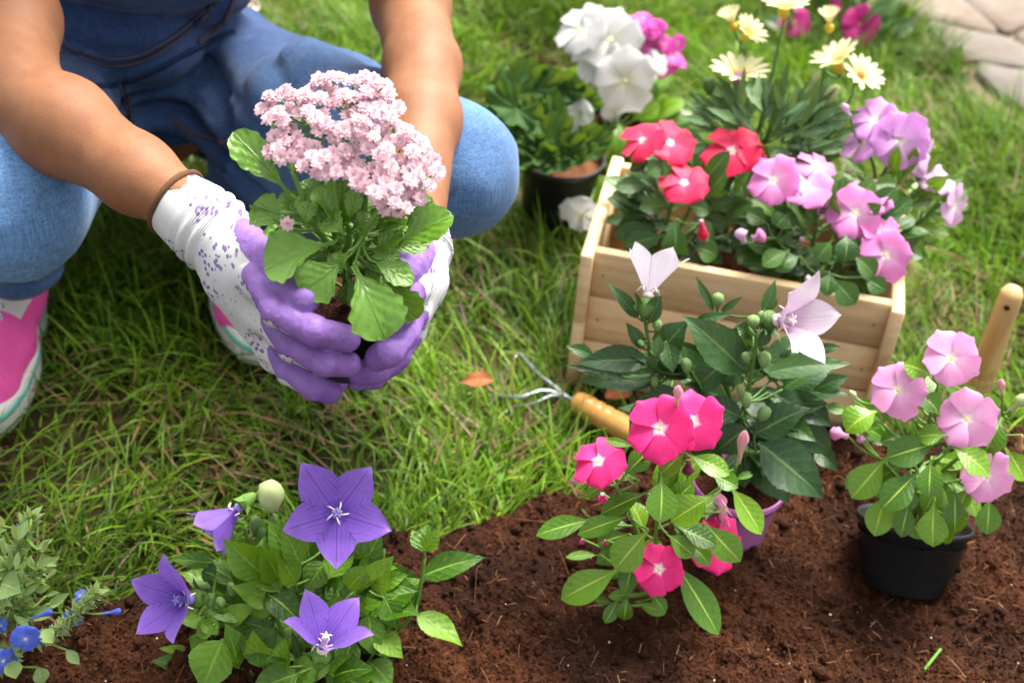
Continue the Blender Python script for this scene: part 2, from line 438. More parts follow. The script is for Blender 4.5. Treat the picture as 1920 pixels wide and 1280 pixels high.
foot_excl = []                    # (x,y,r) filled below
SH1 = G(42, 772); SH2 = G(462, 612)
def lawn(n, x0, x1, y0, y1, rng):
    x = rng.uniform(x0, x1, n); y = rng.uniform(y0, y1, n)
    p = np.stack([x, y, 0 * x], -1)
    k = (y > border(x) - .018 + .016 * fbm(p * 25 + 3, 2)) & (path_side(x, y) < .02 + .02 * fbm(p * 12, 2))
    lx = (x - A0.x) * cdx.x + (y - A0.y) * cdx.y; ly = (x - A0.x) * cdy.x + (y - A0.y) * cdy.y
    k &= ~((lx > -.004) & (lx < CW + .004) & (ly > -.004) & (ly < CD + .02))
    bare = fbm(p * 6.5 + 11, 3) * 1.2
    k &= rng.random(n) < np.clip(1.12 - 1.1 * np.clip(bare, 0, 1), .22, 1)
    return x[k], y[k]
def grass(name, n, x0, x1, y0, y1, seed, dry=.11, lscale=1.0):
    rng = np.random.default_rng(seed); x, y = lawn(n, x0, x1, y0, y1, rng); n = len(x)
    p = np.stack([x, y, 0 * x], -1)
    ln = (rng.gamma(5.0, .0092, n)).clip(.014, .10) * lscale * (1 + .35 * fbm(p * 4 + 60, 2)) * (1 + .4 * np.clip((y - 1.5) / .8, 0, 1))
    wd = rng.uniform(.0016, .0036, n)
    flow = 3.1 * fbm(p * 3.2 + 31, 2) + 3.6
    az = flow + rng.normal(0, 1.1, n)
    lean = np.abs(rng.normal(.55, .42, n)).clip(0.02, 1.45); curl = rng.normal(.85, .5, n)
    g = rng.random((n, 1)); t1 = fbm(p * 6 + 90, 2)[:, None]
    c = np.array([(.058, .165, .006)]) * (1 - g) + np.array([(.205, .335, .018)]) * g
    c = c * (1 + .3 * t1) * rng.uniform(.65, 1.3, (n, 1))
    d = rng.random(n) < dry * (1 + 1.3 * fbm(p * 7 + 70, 2))
    c[d] = np.array([(.27, .165, .075)]) * rng.uniform(.3, 1.1, (d.sum(), 1)); lean[d] = rng.uniform(1.0, 1.5, d.sum()); curl[d] = rng.uniform(-.2, .4, d.sum())
    over = lean + curl; curl = np.where(over > 2.0, 2.0 - lean, curl)
    z = np.full(n, -.016) + np.where(d, rng.uniform(.004, .02, n), 0)
    return ribbons(name, x, y, z, ln, wd, az, lean, curl, c.clip(0.01, 1), M_GRASS, 4)
tag(ob('grass', grass('grass', 165000, -1.0, 1.25, .84, 2.75, 5)), 'tangled green lawn grass with dry blades round the flower bed', 'grass', kind='stuff')
tag(ob('grass', grass('grass_far', 45000, -2.6, 2.8, .7, 4.2, 6, lscale=1.15)), 'sparser lawn grass spreading beyond the bed and path', 'grass', kind='stuff')

# flagstone path
t = NT('flagstone'); o_ = t.obj(); n1 = t.noise(6, o_, 5.0); n2 = t.noise(45, o_, 4.0); r_ = t.rand()
c = t.mix(t.rng(n1, .35, .65), (.15, .112, .085), (.21, .17, .14)); c = t.mix(t.rng(n2, .55, .72), c, (.17, .105, .065)); c = t.hsv(c, .5, t.math('MULTIPLY_ADD', r_, .4, .55), t.math('MULTIPLY_ADD', r_, .25, .75))
M_STONE = t.done(t.bsdf(c, .85, .25, t.bump(t.math('ADD', n1, t.math('MULTIPLY', n2, .5)), .006)))
M_MORT = plain('path_grit', (.185, .135, .10), .95, .1, 60, .4, .002)
mb = MB(); C0 = PA - pd * 1.4
mb.grid([[tuple(C0 + pd * a + pn * b + Vector((0, 0, -.012))) for a in (0, 5)] for b in (.0, 1.6)])
path = ob('path', mb.mesh('path', M_MORT), kind='structure')
rg = random.Random(11); nu, nv = 26, 9; pts = {}
for i in range(nu + 1):
    for j in range(nv + 1):
        pts[i, j] = C0 + pd * (i * .185 + (.09 if j % 2 else 0) + rg.uniform(-.04, .04)) + pn * (j * .155 + rg.uniform(-.03, .03) + (.02 if j else rg.uniform(-.02, .05)))
for i in range(nu):
    for j in range(nv):
        cs = [pts[i, j], pts[i + 1, j], pts[i + 1, j + 1], pts[i, j + 1]]
        cen = sum(cs, Vector()) / 4
        ring = []
        for k in range(4):
            a, b = cs[k], cs[(k + 1) % 4]
            for f in (.1, .37, .63, .9):
                q_ = a.lerp(b, f) + Vector((rg.uniform(-.006, .006), rg.uniform(-.006, .006), 0)); ring.append(cen + (q_ - cen) * .93)
        z1 = rg.uniform(-.002, .006)
        V = []
        for s, z in ((1.0, -.014), (1.0, z1 - .004), (.965, z1), (.5, z1 + rg.uniform(-.001, .002))):
            V.append([(cen.x + (q_.x - cen.x) * s, cen.y + (q_.y - cen.y) * s, z) for q_ in ring])
        V.append([(cen.x, cen.y, z1)] * len(ring))
        mb = MB(); mb.grid(np.array(V), closed=True)
        me = mb.mesh('paving_stone', M_STONE)
        ob('paving_stone', me, path, M=Matrix.Identity(4))
# ------------------------------------------------------------------ smooth bodies (implicit surfaces)
def cap_d(P, a, b, ra, rb):
    a = np.array(a); b = np.array(b); ba = b - a; L = (ba * ba).sum() + 1e-12
    h = np.clip(((P - a) @ ba) / L, 0, 1)
    return np.linalg.norm(P - a - h[:, None] * ba, axis=1) - (ra + (rb - ra) * h), h
def smin(a, b, k):
    h = np.clip(.5 + .5 * (b - a) / k, 0, 1)
    return b + (a - b) * h - k * h * (1 - h)
def surface_nets(f, lo, hi, h):
    lo = np.array(lo, float); n = np.ceil((np.array(hi) - lo) / h).astype(int) + 1
    ax = [lo[i] + h * np.arange(n[i]) for i in range(3)]
    F = np.empty(n, np.float32)
    for i0 in range(0, n[0], 24):
        g = np.stack(np.meshgrid(ax[0][i0:i0 + 24], ax[1], ax[2], indexing='ij'), -1)
        F[i0:i0 + 24] = f(g.reshape(-1, 3)).reshape(g.shape[:3])
    s = F < 0
    c = [s[i:n[0] - 1 + i, j:n[1] - 1 + j, k:n[2] - 1 + k] for i in (0, 1) for j in (0, 1) for k in (0, 1)]
    tot = sum(x.astype(np.int8) for x in c); act = (tot > 0) & (tot < 8)
    I = np.argwhere(act); idx = np.full(act.shape, -1, np.int64); idx[act] = np.arange(len(I))
    acc = np.zeros((len(I), 3)); cnt = np.zeros(len(I))
    for a in range(3):
        o = [x for x in range(3) if x != a]
        for p in (0, 1):
            for q in (0, 1):
                o0 = np.zeros(3, int); o0[o[0]] = p; o0[o[1]] = q; o1 = o0.copy(); o1[a] = 1
                v0 = F[tuple((I + o0).T)]; v1 = F[tuple((I + o1).T)]
                m = (v0 < 0) != (v1 < 0); tt = np.where(m, v0 / (v0 - v1 + 1e-20), 0)
                pt = np.repeat(o0[None].astype(float), len(I), 0); pt[:, a] = tt
                acc[m] += pt[m]; cnt[m] += 1
    V = lo + h * (I + acc / np.maximum(cnt, 1)[:, None])
    Q = []
    for a in range(3):
        b, d = (a + 1) % 3, (a + 2) % 3
        sl0 = [slice(1, -1)] * 3; sl0[a] = slice(0, -1); sl1 = [slice(1, -1)] * 3; sl1[a] = slice(1, None)
        A = s[tuple(sl0)]; B = s[tuple(sl1)]
        for cond, flip in ((A & ~B, False), (~A & B, True)):
            E = np.argwhere(cond); 
            off = np.ones(3, int); off[a] = 0; E = E + off
            eb = np.zeros(3, int); eb[b] = 1; ed = np.zeros(3, int); ed[d] = 1
            q = np.stack([idx[tuple((E - eb - ed).T)], idx[tuple((E - ed).T)], idx[tuple(E.T)], idx[tuple((E - eb).T)]], -1)
            Q.append(q[:, ::-1] if flip else q)
    Q = np.concatenate(Q); Q = Q[(Q >= 0).all(1)]
    return V, Q
def vnormals(V, Q):
    n = np.cross(V[Q[:, 2]] - V[Q[:, 0]], V[Q[:, 3]] - V[Q[:, 1]]); N = np.zeros_like(V)
    for k in range(4): np.add.at(N, Q[:, k], n)
    return N / (np.linalg.norm(N, axis=1)[:, None] + 1e-12)
def bounds(caps, pad):
    P = np.array([tuple(c[i]) for c in caps for i in (0, 1)]); R = max(max(c[2], c[3]) for c in caps)
    return P.min(0) - R - pad, P.max(0) + R + pad
def union(caps, k):
    caps = [(tuple(c[0]), tuple(c[1]), c[2], c[3]) for c in caps]
    def f(P):
        d = None
        for c in caps:
            e = cap_d(P, *c)[0]; d = e if d is None else smin(d, e, k)
        return d
    return f
def raybvh(bvh, px, py):
    d = ray(px, py).normalized(); h = bvh.ray_cast(CAM, d); return h[0], h[1]
def bvh_of(V, Q): return BVHTree.FromPolygons([tuple(v) for v in V], [tuple(int(i) for i in q) for q in Q])

# ------------------------------------------------------------------ person
M_SKIN = None
t = NT('skin'); o_ = t.obj(); n1 = t.noise(22, o_, 5.0, .65); n2 = t.noise(520, o_, 4.0, .7)
c = t.mix(t.rng(n1, .3, .7), (.200, .082, .038), (.265, .116, .056))
M_SKIN = t.done(t.bsdf(c, .55, .30, t.bump(t.math('ADD', n2, t.math('MULTIPLY', n1, .8)), .0006, .5), Subsurface_Weight=.25, Subsurface_Radius=(.012, .004, .002), Subsurface_Scale=.6))
T1 = G(-38, 806); T1.z = -.012; T2 = G(498, 672); T2.z = -.006
YAW1, YAW2 = math.pi + .12, math.pi + .42
def shoeM(toe, yaw, roll=0.): return Matrix.Translation(toe) @ Matrix.Rotation(roll, 4, 'Y') @ Matrix.Rotation(yaw, 4, 'Z')
hipL, hipR = U(120, 175, 1.50), U(395, 160, 1.53)
kneeL, kneeR = U(10, 372, 1.02), U(838, 314, 1.15)
ankL, ankR = shoeM(T1, YAW1) @ Vector((0, -.185, .10)), shoeM(T2, YAW2, .04) @ Vector((0, -.185, .085))
print('ank', proj(ankL), ankL, proj(ankR), ankR)
chest = Vector((U(330, 0, 1.50).x, 1.40, .58)); pel = (hipL + hipR) / 2
shL, shR = Vector((-.60, 1.34, .66)), Vector((-.20, 1.42, .68))
elL, elR = U(30, 178, 1.06), U(792, 125, 1.20)
wrL, wrR = U(352, 390, .915), U(778, 440, .955)
neck0, neck1 = Vector((-.40, 1.38, .72)), Vector((-.395, 1.33, .82))
head = Vector((-.39, 1.30, .90))
mid1 = U(16, 40, 1.16); midR = U(770, 10, 1.33)
body_caps = [
    (shL, mid1, .044, .0435), (mid1, elL, .0425, .037), (elL, elL.lerp(wrL, .30), .0365, .0385), (elL.lerp(wrL, .30), elL.lerp(wrL, .72), .0385, .0285), (elL.lerp(wrL, .72), wrL, .0285, .0235),
    (shR, midR, .042, .037), (midR, elR, .037, .0335), (elR, elR.lerp(wrR, .35), .033, .034), (elR.lerp(wrR, .35), wrR, .034, .023),
    (shL, shR, .05, .05), (chest, (shL + shR) / 2, .10, .07), (pel, chest, .10, .105), (neck0, neck1, .045, .043),
    (head + Vector((0, .02, .03)), head + Vector((0, .0, .02)), .078, .078), (head + Vector((0, -.02, -.04)), head + Vector((0, -.04, -.055)), .052, .042),
    (head + Vector((0, -.075, .0)), head + Vector((0, -.088, -.022)), .011, .014),
    (head + Vector((-.078, .01, .0)), head + Vector((-.078, .01, .02)), .014, .018), (head + Vector((.078, .01, .0)), head + Vector((.078, .01, .02)), .014, .018),
    (hipL, kneeL, .070, .052), (kneeL, ankL, .045, .032), (hipR, kneeR, .065, .048), (kneeR, ankR, .042, .030),
    (ankL, ankL + Vector((.0, -.03, -.05)), .03, .03), (ankR, ankR + Vector((.0, -.03, -.04)), .03, .03)]
person = thing('person', 'person squatting on the lawn in blue denim dungarees and gloves, holding out a potted plant', 'person', (pel.x, pel.y, 0))
lo, hi = bounds(body_caps, .01)
fb = union(body_caps, .02)
V, Q = surface_nets(fb, lo, hi, .0075)
N_ = vnormals(V, Q)
for _ in range(2): V = V - fb(V)[:, None] * vnormals(V, Q)
ob('body', mk('body', V, [Q], mat=M_SKIN), person)
BODY_BVH = bvh_of(V, Q)
# head details: hair, eyes, mouth (above the frame)
M_HAIR = plain('hair', (.035, .018, .01), .45, .5, 120, .4, .002)
hc = [(head + Vector((0, .03, .045)), head + Vector((0, .05, .0)), .083, .075), (head + Vector((0, .07, -.02)), head + Vector((0, .09, -.12)), .05, .03), (head + Vector((-.05, .0, .05)), head + Vector((.05, .0, .05)), .05, .05)]
l2, h2 = bounds(hc, .01); fh = union(hc, .02); Vh, Qh = surface_nets(fh, l2, h2, .006); Nh = vnormals(Vh, Qh); Vh = Vh + Nh * (.004 * vnoise(Vh * np.array([140, 140, 12])))[:, None]
ob('hair', mk('hair', Vh, [Qh], mat=M_HAIR), person)
M_EYE = plain('eye', (.8, .78, .75), .2, .5); M_LIP = plain('lips', (.45, .13, .12), .4, .4)
for s in (-1, 1):
    mb = MB(); mb.lathe([(.0, .010), (.006, .008), (.010, 0), (.006, -.008), (0, -.01)], 12, Matrix.Translation(head + Vector((s * .031, -.062, .008))))
    ob('eye', mb.mesh('eye', M_EYE), person)
mb = MB(); mb.tube([head + Vector((x * .022, -.082 + .012 * x * x, -.050)) for x in (-1, -.5, 0, .5, 1)], [.001, .005, .006, .005, .001], 8); ob('mouth', mb.mesh('mouth', M_LIP), person)

# dungarees
t = NT('denim'); o_ = t.obj()
fade_and_light = t.attr('fade_and_light'); n1 = t.noise(9, o_, 4.0); 
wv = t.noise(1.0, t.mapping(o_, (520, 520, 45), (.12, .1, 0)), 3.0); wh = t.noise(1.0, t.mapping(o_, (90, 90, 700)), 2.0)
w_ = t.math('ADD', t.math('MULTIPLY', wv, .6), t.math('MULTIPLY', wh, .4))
f2 = t.math('ADD', fade_and_light, t.math('MULTIPLY_ADD', n1, .35, -.18), clamp=True)
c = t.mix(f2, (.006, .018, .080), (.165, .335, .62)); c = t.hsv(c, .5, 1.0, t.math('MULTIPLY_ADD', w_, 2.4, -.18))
c = t.mix(t.attr('seam'), c, (.012, .022, .06))
M_DEN = t.done(t.bsdf(c, .85, .2, t.bump(w_, .0012, .7), Sheen_Weight=.12))
cuffL = kneeL.lerp(ankL, .80); cuffR = kneeR.lerp(ankR, .92)
den_caps = [(hipL, hipR, .100, .102), (pel + Vector((0, -.02, .02)), chest + Vector((0, -.01, -.03)), .118, .128),
            (hipL, kneeL, .092, .0685), (kneeL, cuffL, .062, .05), (hipR, hipR.lerp(kneeR, .5), .092, .080), (hipR.lerp(kneeR, .5), kneeR, .080, .0635), (kneeR, cuffR, .057, .05)]
fd0 = union(den_caps, .03)
cutz = chest.z + .06
def fd(P):
    d = fd0(P)
    # creases
    w = np.zeros(len(P)); near = np.abs(d) < .03
    p = P[near]
    if len(p):
        for (a, b, amp) in ((hipL, kneeL, .010), (hipR, kneeR, .019)):
            ba = np.array(b - a); L = np.linalg.norm(ba); ba = ba / L; r = p - np.array(a); s = r @ ba
            perp = r - s[:, None] * ba
            q = np.stack([s * 15 + 3.5 * perp[:, 2] / .1, perp[:, 2] * 7, perp[:, 0] * 5 + perp[:, 1] * 5], -1)
            m = np.exp(-((s / L - .22) / .34) ** 2)
            cr = 1 - np.abs(vnoise(q))
            w[near] += amp * (cr ** 2 - .5) * m * 1.6
        w[near] += .0030 * (np.abs(vnoise(p * np.array([16, 16, 26]) + 4)) ** .7 - .5) + .0018 * vnoise(p * 22) + .0016 * vnoise(p * np.array([45, 45, 20]))
    d = d + w
    d = np.maximum(d, P[:, 2] - cutz)
    for (a, b) in ((kneeL, cuffL), (kneeR, cuffR)):     # open hems
        ax = np.array((b - a).normalized()); s = (P - np.array(b)) @ ax
        lat = np.linalg.norm((P - np.array(b)) - s[:, None] * ax, axis=1)
        d = np.where((lat < .09) & (s > -.06) & (s < .2), np.maximum(d, s), d)
    return d
lo, hi = bounds(den_caps, .01); hi[2] = cutz + .01
V, Q = surface_nets(fd, lo, hi, .006)
V = V - np.clip(fd(V), -.004, .004)[:, None] * vnormals(V, Q)
fade_and_light = .06 + .09 * fbm(V * 8, 3)
for kn, w_, am in ((kneeL, .14, .80), (kneeR, .115, .55)):  # worn pale knees; the left one's tone also has light painted in
    fade_and_light += am * np.exp(-(np.linalg.norm(V - np.array(kn), axis=1) / w_) ** 2)
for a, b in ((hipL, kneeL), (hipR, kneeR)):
    d_, h_ = cap_d(V, a, b, 0, 0); fade_and_light += .10 * np.exp(-((h_ - .55) / .25) ** 2) * (d_ < .1)
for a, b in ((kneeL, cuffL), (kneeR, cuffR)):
    d_, h_ = cap_d(V, a, b, 0, 0); fade_and_light += .22 * h_ * (d_ < .07)
DEN_BVH = bvh_of(V, Q)
den = ob('dungarees', mk('dungarees', V, [Q], mat=M_DEN, attrs={'fade_and_light': fade_and_light.clip(0, 1), 'seam': np.zeros(len(V))}), person)
def surf_line(pts, off=.0012, n=40, bvh=None):
    pts = np.array(pts, float); tt = np.linspace(0, len(pts) - 1, n); out = []
    for k in tt:
        x = np.interp(k, range(len(pts)), pts[:, 0]); y = np.interp(k, range(len(pts)), pts[:, 1])
        h, nn = raybvh(bvh or DEN_BVH, x, y)
        if h is None: continue
        if nn.dot(ray(x, y)) > 0: nn = -nn
        out.append((h + nn * off, nn))
    return out
M_SEAM = plain('denim_dark', (.014, .028, .075), .85, .2, 300, .4, .001)
M_THR = plain('thread', (.32, .17, .07), .7, .3)
def curve(pts, n=30):
    pts = np.array(pts, float); m = len(pts); tt = np.linspace(0, m - 1, n)
    if m < 3: return np.stack([np.interp(tt, range(m), pts[:, 0]), np.interp(tt, range(m), pts[:, 1])], -1)
    out = []
    for k in tt:
        i = min(int(k), m - 2); f = k - i
        p0, p1, p2, p3 = pts[max(i - 1, 0)], pts[i], pts[i + 1], pts[min(i + 2, m - 1)]
        out.append(.5 * ((2 * p1) + (-p0 + p2) * f + (2 * p0 - 5 * p1 + 4 * p2 - p3) * f * f + (-p0 + 3 * p1 - 3 * p2 + p3) * f ** 3))
    return np.array(out)
def seam(pxs, width=14, stitch=True):
    ln = surf_line(curve(pxs, 40), .0010, 60)
    if len(ln) < 4: return
    mb = MB(); Pg = []
    for i, (p, n) in enumerate(ln):
        tdir = (ln[min(i + 1, len(ln) - 1)][0] - ln[max(i - 1, 0)][0]).normalized(); s = tdir.cross(n).normalized(); w = width * .5 * mpp(p)
        Pg.append([p - s * w - n * .002, p - s * w * .85 + n * .0008, p + n * .0014, p + s * w * .85 + n * .0008, p + s * w - n * .002])
    mb.grid(np.array([[tuple(q) for q in r] for r in Pg])); sm = ob('seam', mb.mesh('seam', M_SEAM), den)
    if stitch:
        mb = MB()
        for side in (-.62, .62):
            for i in range(0, len(ln) - 1):
                (p, n), (q, _) = ln[i], ln[i + 1]; s = (q - p).normalized().cross(n).normalized(); w = width * .5 * mpp(p) * side
                if (q - p).length < .03: mb.tube([p + s * w + n * .0010, p.lerp(q, .35) + s * w + n * .0016, p.lerp(q, .7) + s * w + n * .0010], .00042, 4)
        ob('stitching', mb.mesh('stitching', M_THR), den)
seam([(108, 86), (150, 104), (205, 117), (270, 105), (345, 58), (400, 5)], 22)
seam([(112, 158), (170, 162), (222, 158), (290, 132), (360, 95), (440, 60)], 12, False)
seam([(226, 155), (236, 190), (242, 232)], 16)
seam([(325, 228), (365, 252), (420, 268), (480, 280)], 7)
seam([(440, -10), (418, 40), (370, 78)], 10)
# hem rims
for nm, a, b in (('hem', kneeL, cuffL), ('hem', kneeR, cuffR)):
    ax = (b - a).normalized(); x_ = ax.orthogonal().normalized(); y_ = ax.cross(x_)
    mb = MB(); Pg = []
    for k in range(5):
        s = [-.022, -.016, .0, .004, .0][k]; rr = [.0495, .0525, .0530, .0505, .046][k]
        Pg.append([tuple(b + ax * s + (x_ * math.cos(u) + y_ * math.sin(u)) * (rr + .0012 * math.sin(u * 9))) for u in np.linspace(0, 2 * math.pi, 40, endpoint=False)])
    mb.grid(np.array(Pg), closed=True); ob('hem', mb.mesh('hem', M_SEAM), den)
# button
h, nn = raybvh(DEN_BVH, 473, 14)
M_BTN = plain('button', (.36, .30, .20), .35, .5)
if h is None: h, nn = U(473, 14, 1.38), -ray(473, 14).normalized()
if nn.dot(ray(473, 14)) > 0: nn = -nn
nn = (nn * .4 - ray(473, 14).normalized() * .6).normalized()
Mb = Matrix.Translation(h + nn * .003) @ nn.to_track_quat('Z', 'Y').to_matrix().to_4x4()
mb = MB(); mb.lathe([(0, 0), (.0085, 0), (.0088, .001), (.0085, .0024), (.0072, .0026), (.0066, .0016), (.0, .0015)], 28, Mb)
bt = ob('button', mb.mesh('button', M_BTN), den)
mb = MB()
for s in (-1, 1): mb.lathe([(0, .0019), (.0011, .0019), (.0011, .0012), (0, .0012)], 8, Mb @ Matrix.Translation((s * .0022, 0, 0)))
ob('button_hole', mb.mesh('button_hole', plain('dark_hole', (.03, .02, .015), .9, .1)), bt)
# shirt (above the frame)
M_SHIRT = plain('shirt_cotton', (.7, .7, .68), .9, .1, 30, .05)
sc_ = [(shL, shR, .062, .062), (chest, (shL + shR) / 2, .125, .085), (shL, shL.lerp(mid1, .35), .06, .06), (shR, shR.lerp(midR, .35), .058, .056)]
l2, h2 = bounds(sc_, .01); fs0 = union(sc_, .03)
fs = lambda P: np.maximum(fs0(P) + .002 * vnoise(P * 25), -(P[:, 2] - .585))
Vs, Qs = surface_nets(fs, l2, h2, .010); ob('shirt', mk('shirt', Vs, [Qs], mat=M_SHIRT), person)

# ------------------------------------------------------------------ shoes
M_PINK = None
t = NT('pink_canvas'); o_ = t.obj(); w1 = t.noise(1.0, t.mapping(o_, (1200, 200, 200)), 2.0); w2 = t.noise(1.0, t.mapping(o_, (200, 1200, 600)), 2.0)
w_ = t.math('ADD', t.math('MULTIPLY', w1, .5), t.math('MULTIPLY', w2, .5))
z_ = t.attr('panel')
c = t.hsv((.84, .10, .40), .5, 1.0, t.math('MULTIPLY_ADD', w_, .7, .65)); c = t.mix(t.rng(z_, .45, .55), c, (.74, .73, .70))
M_PINK = t.done(t.bsdf(c, .8, .2, t.bump(w_, .0007)))
M_RUB = plain('white_rubber', (.72, .72, .68), .5, .4, 50, .08); M_TEAL = plain('teal_stripe', (.16, .52, .45), .5, .4)
M_EYL = plain('eyelet', (.75, .78, .8), .25, .6, Metallic=.6)
def shoe(toe, yaw, label, roll=0., top=.158):
    """local frame: +Y to the toe, origin on the ground under the toe tip"""
    M = shoeM(toe, yaw, roll)
    caps = [((0, -.045, .036), (0, -.10, .045), .034, .038), ((0, -.10, .048), (0, -.155, .070), .036, .036), ((0, -.205, .036), (0, -.16, .050), .031, .036), ((0, -.165, .075), (0, -.190, .150), .036, .038), ((0, -.19, .06), (0, -.20, .14), .034, .034), ((0, -.035, .03), (.012, -.06, .03), .026, .03)]
    f0 = union(caps, .02)
    def f(P):
        d = f0(P); d = np.maximum(d, P[:, 2] - top); d = np.maximum(d, .012 - P[:, 2]); return d + .0012 * vnoise(P * 40)
    V, Q = surface_nets(f, (-.06, -.26, 0), (.065, .01, .175), .0035)
    pan = (.5 + 120 * np.minimum(np.minimum(-.100 - V[:, 1], V[:, 2] - .078), np.minimum(.035 - np.abs(V[:, 0]), V[:, 1] + .185))).clip(0, 1)
    r = ob('shoe', mk('shoe', V, [Q], mat=M_PINK, attrs={'panel': pan}), person, M=M, label=label)
    out = []
    for a in np.linspace(0, 2 * np.pi, 56, endpoint=False):
        # outline: rounded foot shape
        yy = -.12 + .128 * np.cos(a); wd = .041 + .006 * np.cos(a) - .007 * np.exp(-((yy + .15) / .03) ** 2)
        out.append((wd * np.sign(np.sin(a)) * abs(np.sin(a)) ** .75, yy))
    out = np.array(out); cy = np.array([0, -.12])
    mb = MB(); Pg = []
    for s, z in ((.2, 0), (.97, 0), (1.0, .004), (1.012, .034), (.98, .0365), (.90, .0365)):
        Pg.append([(cy[0] + (p[0] - cy[0]) * s, cy[1] + (p[1] - cy[1]) * s, z) for p in out])
    mb.grid(np.array(Pg)[:, ::-1], closed=True); so_ = ob('sole', mb.mesh('sole', M_RUB), r, M=M)
    mb = MB(); Pg = []
    for s, z in ((1.000, .022), (1.028, .0235), (1.028, .0290), (1.000, .0305)):
        Pg.append([(p[0] * s, cy[1] + (p[1] - cy[1]) * s, z) for p in out])
    mb.grid(np.array(Pg)[:, ::-1], closed=True); ob('stripe', mb.mesh('stripe', M_TEAL), r, M=M)
    bv = bvh_of(V, Q)
    for k in range(4):
        for s in (-1, 1):
            o0 = Vector((s * .017, -.30 + .5, .0)); p = Vector((s * (.016), -.115 - .012 * k, .086 + .018 * k))
            h = bv.find_nearest(p + Vector((0, .03, .02)))
            n = h[1] if h[1].dot(Vector((0, 1, .5))) > 0 else -h[1]
            Me = M @ Matrix.Translation(h[0] + n * .0006) @ n.to_track_quat('Z', 'Y').to_matrix().to_4x4()
            mb = MB(); mb.lathe([(.0022, 0), (.0026, .0012), (.0048, .0010), (.0052, -.001)], 14, Me)
            ob('eyelet', mb.mesh('eyelet', M_EYL), r, M=Matrix.Identity(4))
    return r
shoe(T1, YAW1, None)
shoe(T2, YAW2, None, .04, .105)
# ------------------------------------------------------------------ gloves
t = NT('garden_glove'); o_ = t.obj(); dip = t.attr('dip'); ax_u = t.attr('along'); ax_v = t.attr('around')
nd = t.noise(160, o_, 3.0)
edge_n = t.noise(45, o_, 3.0)
dm = t.rng(t.math('ADD', dip, t.math('MULTIPLY_ADD', edge_n, .30, -.15)), .46, .54)
nl = t.noise(30, o_, 4.0)
pur = t.mix(t.rng(nl, .3, .7), (.165, .078, .30), (.225, .12, .385))
# printed sprigs: stretched voronoi dots in clusters
def sprig(rot, sc, seed):
    m = t.mapping(o_, (sc * 1.7, sc * .50, sc * 1.7), rot, (seed, seed * 1.7, seed * .3))
    return t.rng(t.vor(1.0, m, rand=.9), .26, .31, 1.0, 0.0)
clus = t.rng(t.noise(38, t.mapping(o_, loc=(.3, .8, .1)), 1.0), .49, .53)
sp = t.math('MAXIMUM', sprig((.3, .2, .5), 125, .4), sprig((.3, .9, -.9), 110, 1.3))
st_ = t.rng(t.math('ABSOLUTE', t.math('SUBTRACT', t.noise(26, o_, 1.0), .5)), .0, .008, 1.0, 0.0)
sp = t.math('MAXIMUM', t.math('MULTIPLY', sp, clus), t.math('MULTIPLY', st_, t.math('MULTIPLY', clus, .5)))
knit = t.math('SINE', t.math('MULTIPLY', ax_u, 4200.0))
wht = t.mix(t.math('MULTIPLY', sp, .85), (.54, .55, .56), (.13, .045, .27))
c = t.mix(dm, wht, pur)
hgt = t.math('ADD', t.math('MULTIPLY', t.math('MULTIPLY', knit, .25), t.math('SUBTRACT', 1.0, dm)), t.math('MULTIPLY', t.math('MULTIPLY', nd, dm), 1.3))
hgt = t.math('ADD', hgt, t.math('MULTIPLY', dm, .8))
M_GLOVE = t.done(t.bsdf(c, t.math('MULTIPLY_ADD', dm, -.36, .9), .35, t.bump(hgt, .0010, .9)))
M_CUFF = plain('brown_binding', (.10, .045, .02), .8, .2, 200, .3)

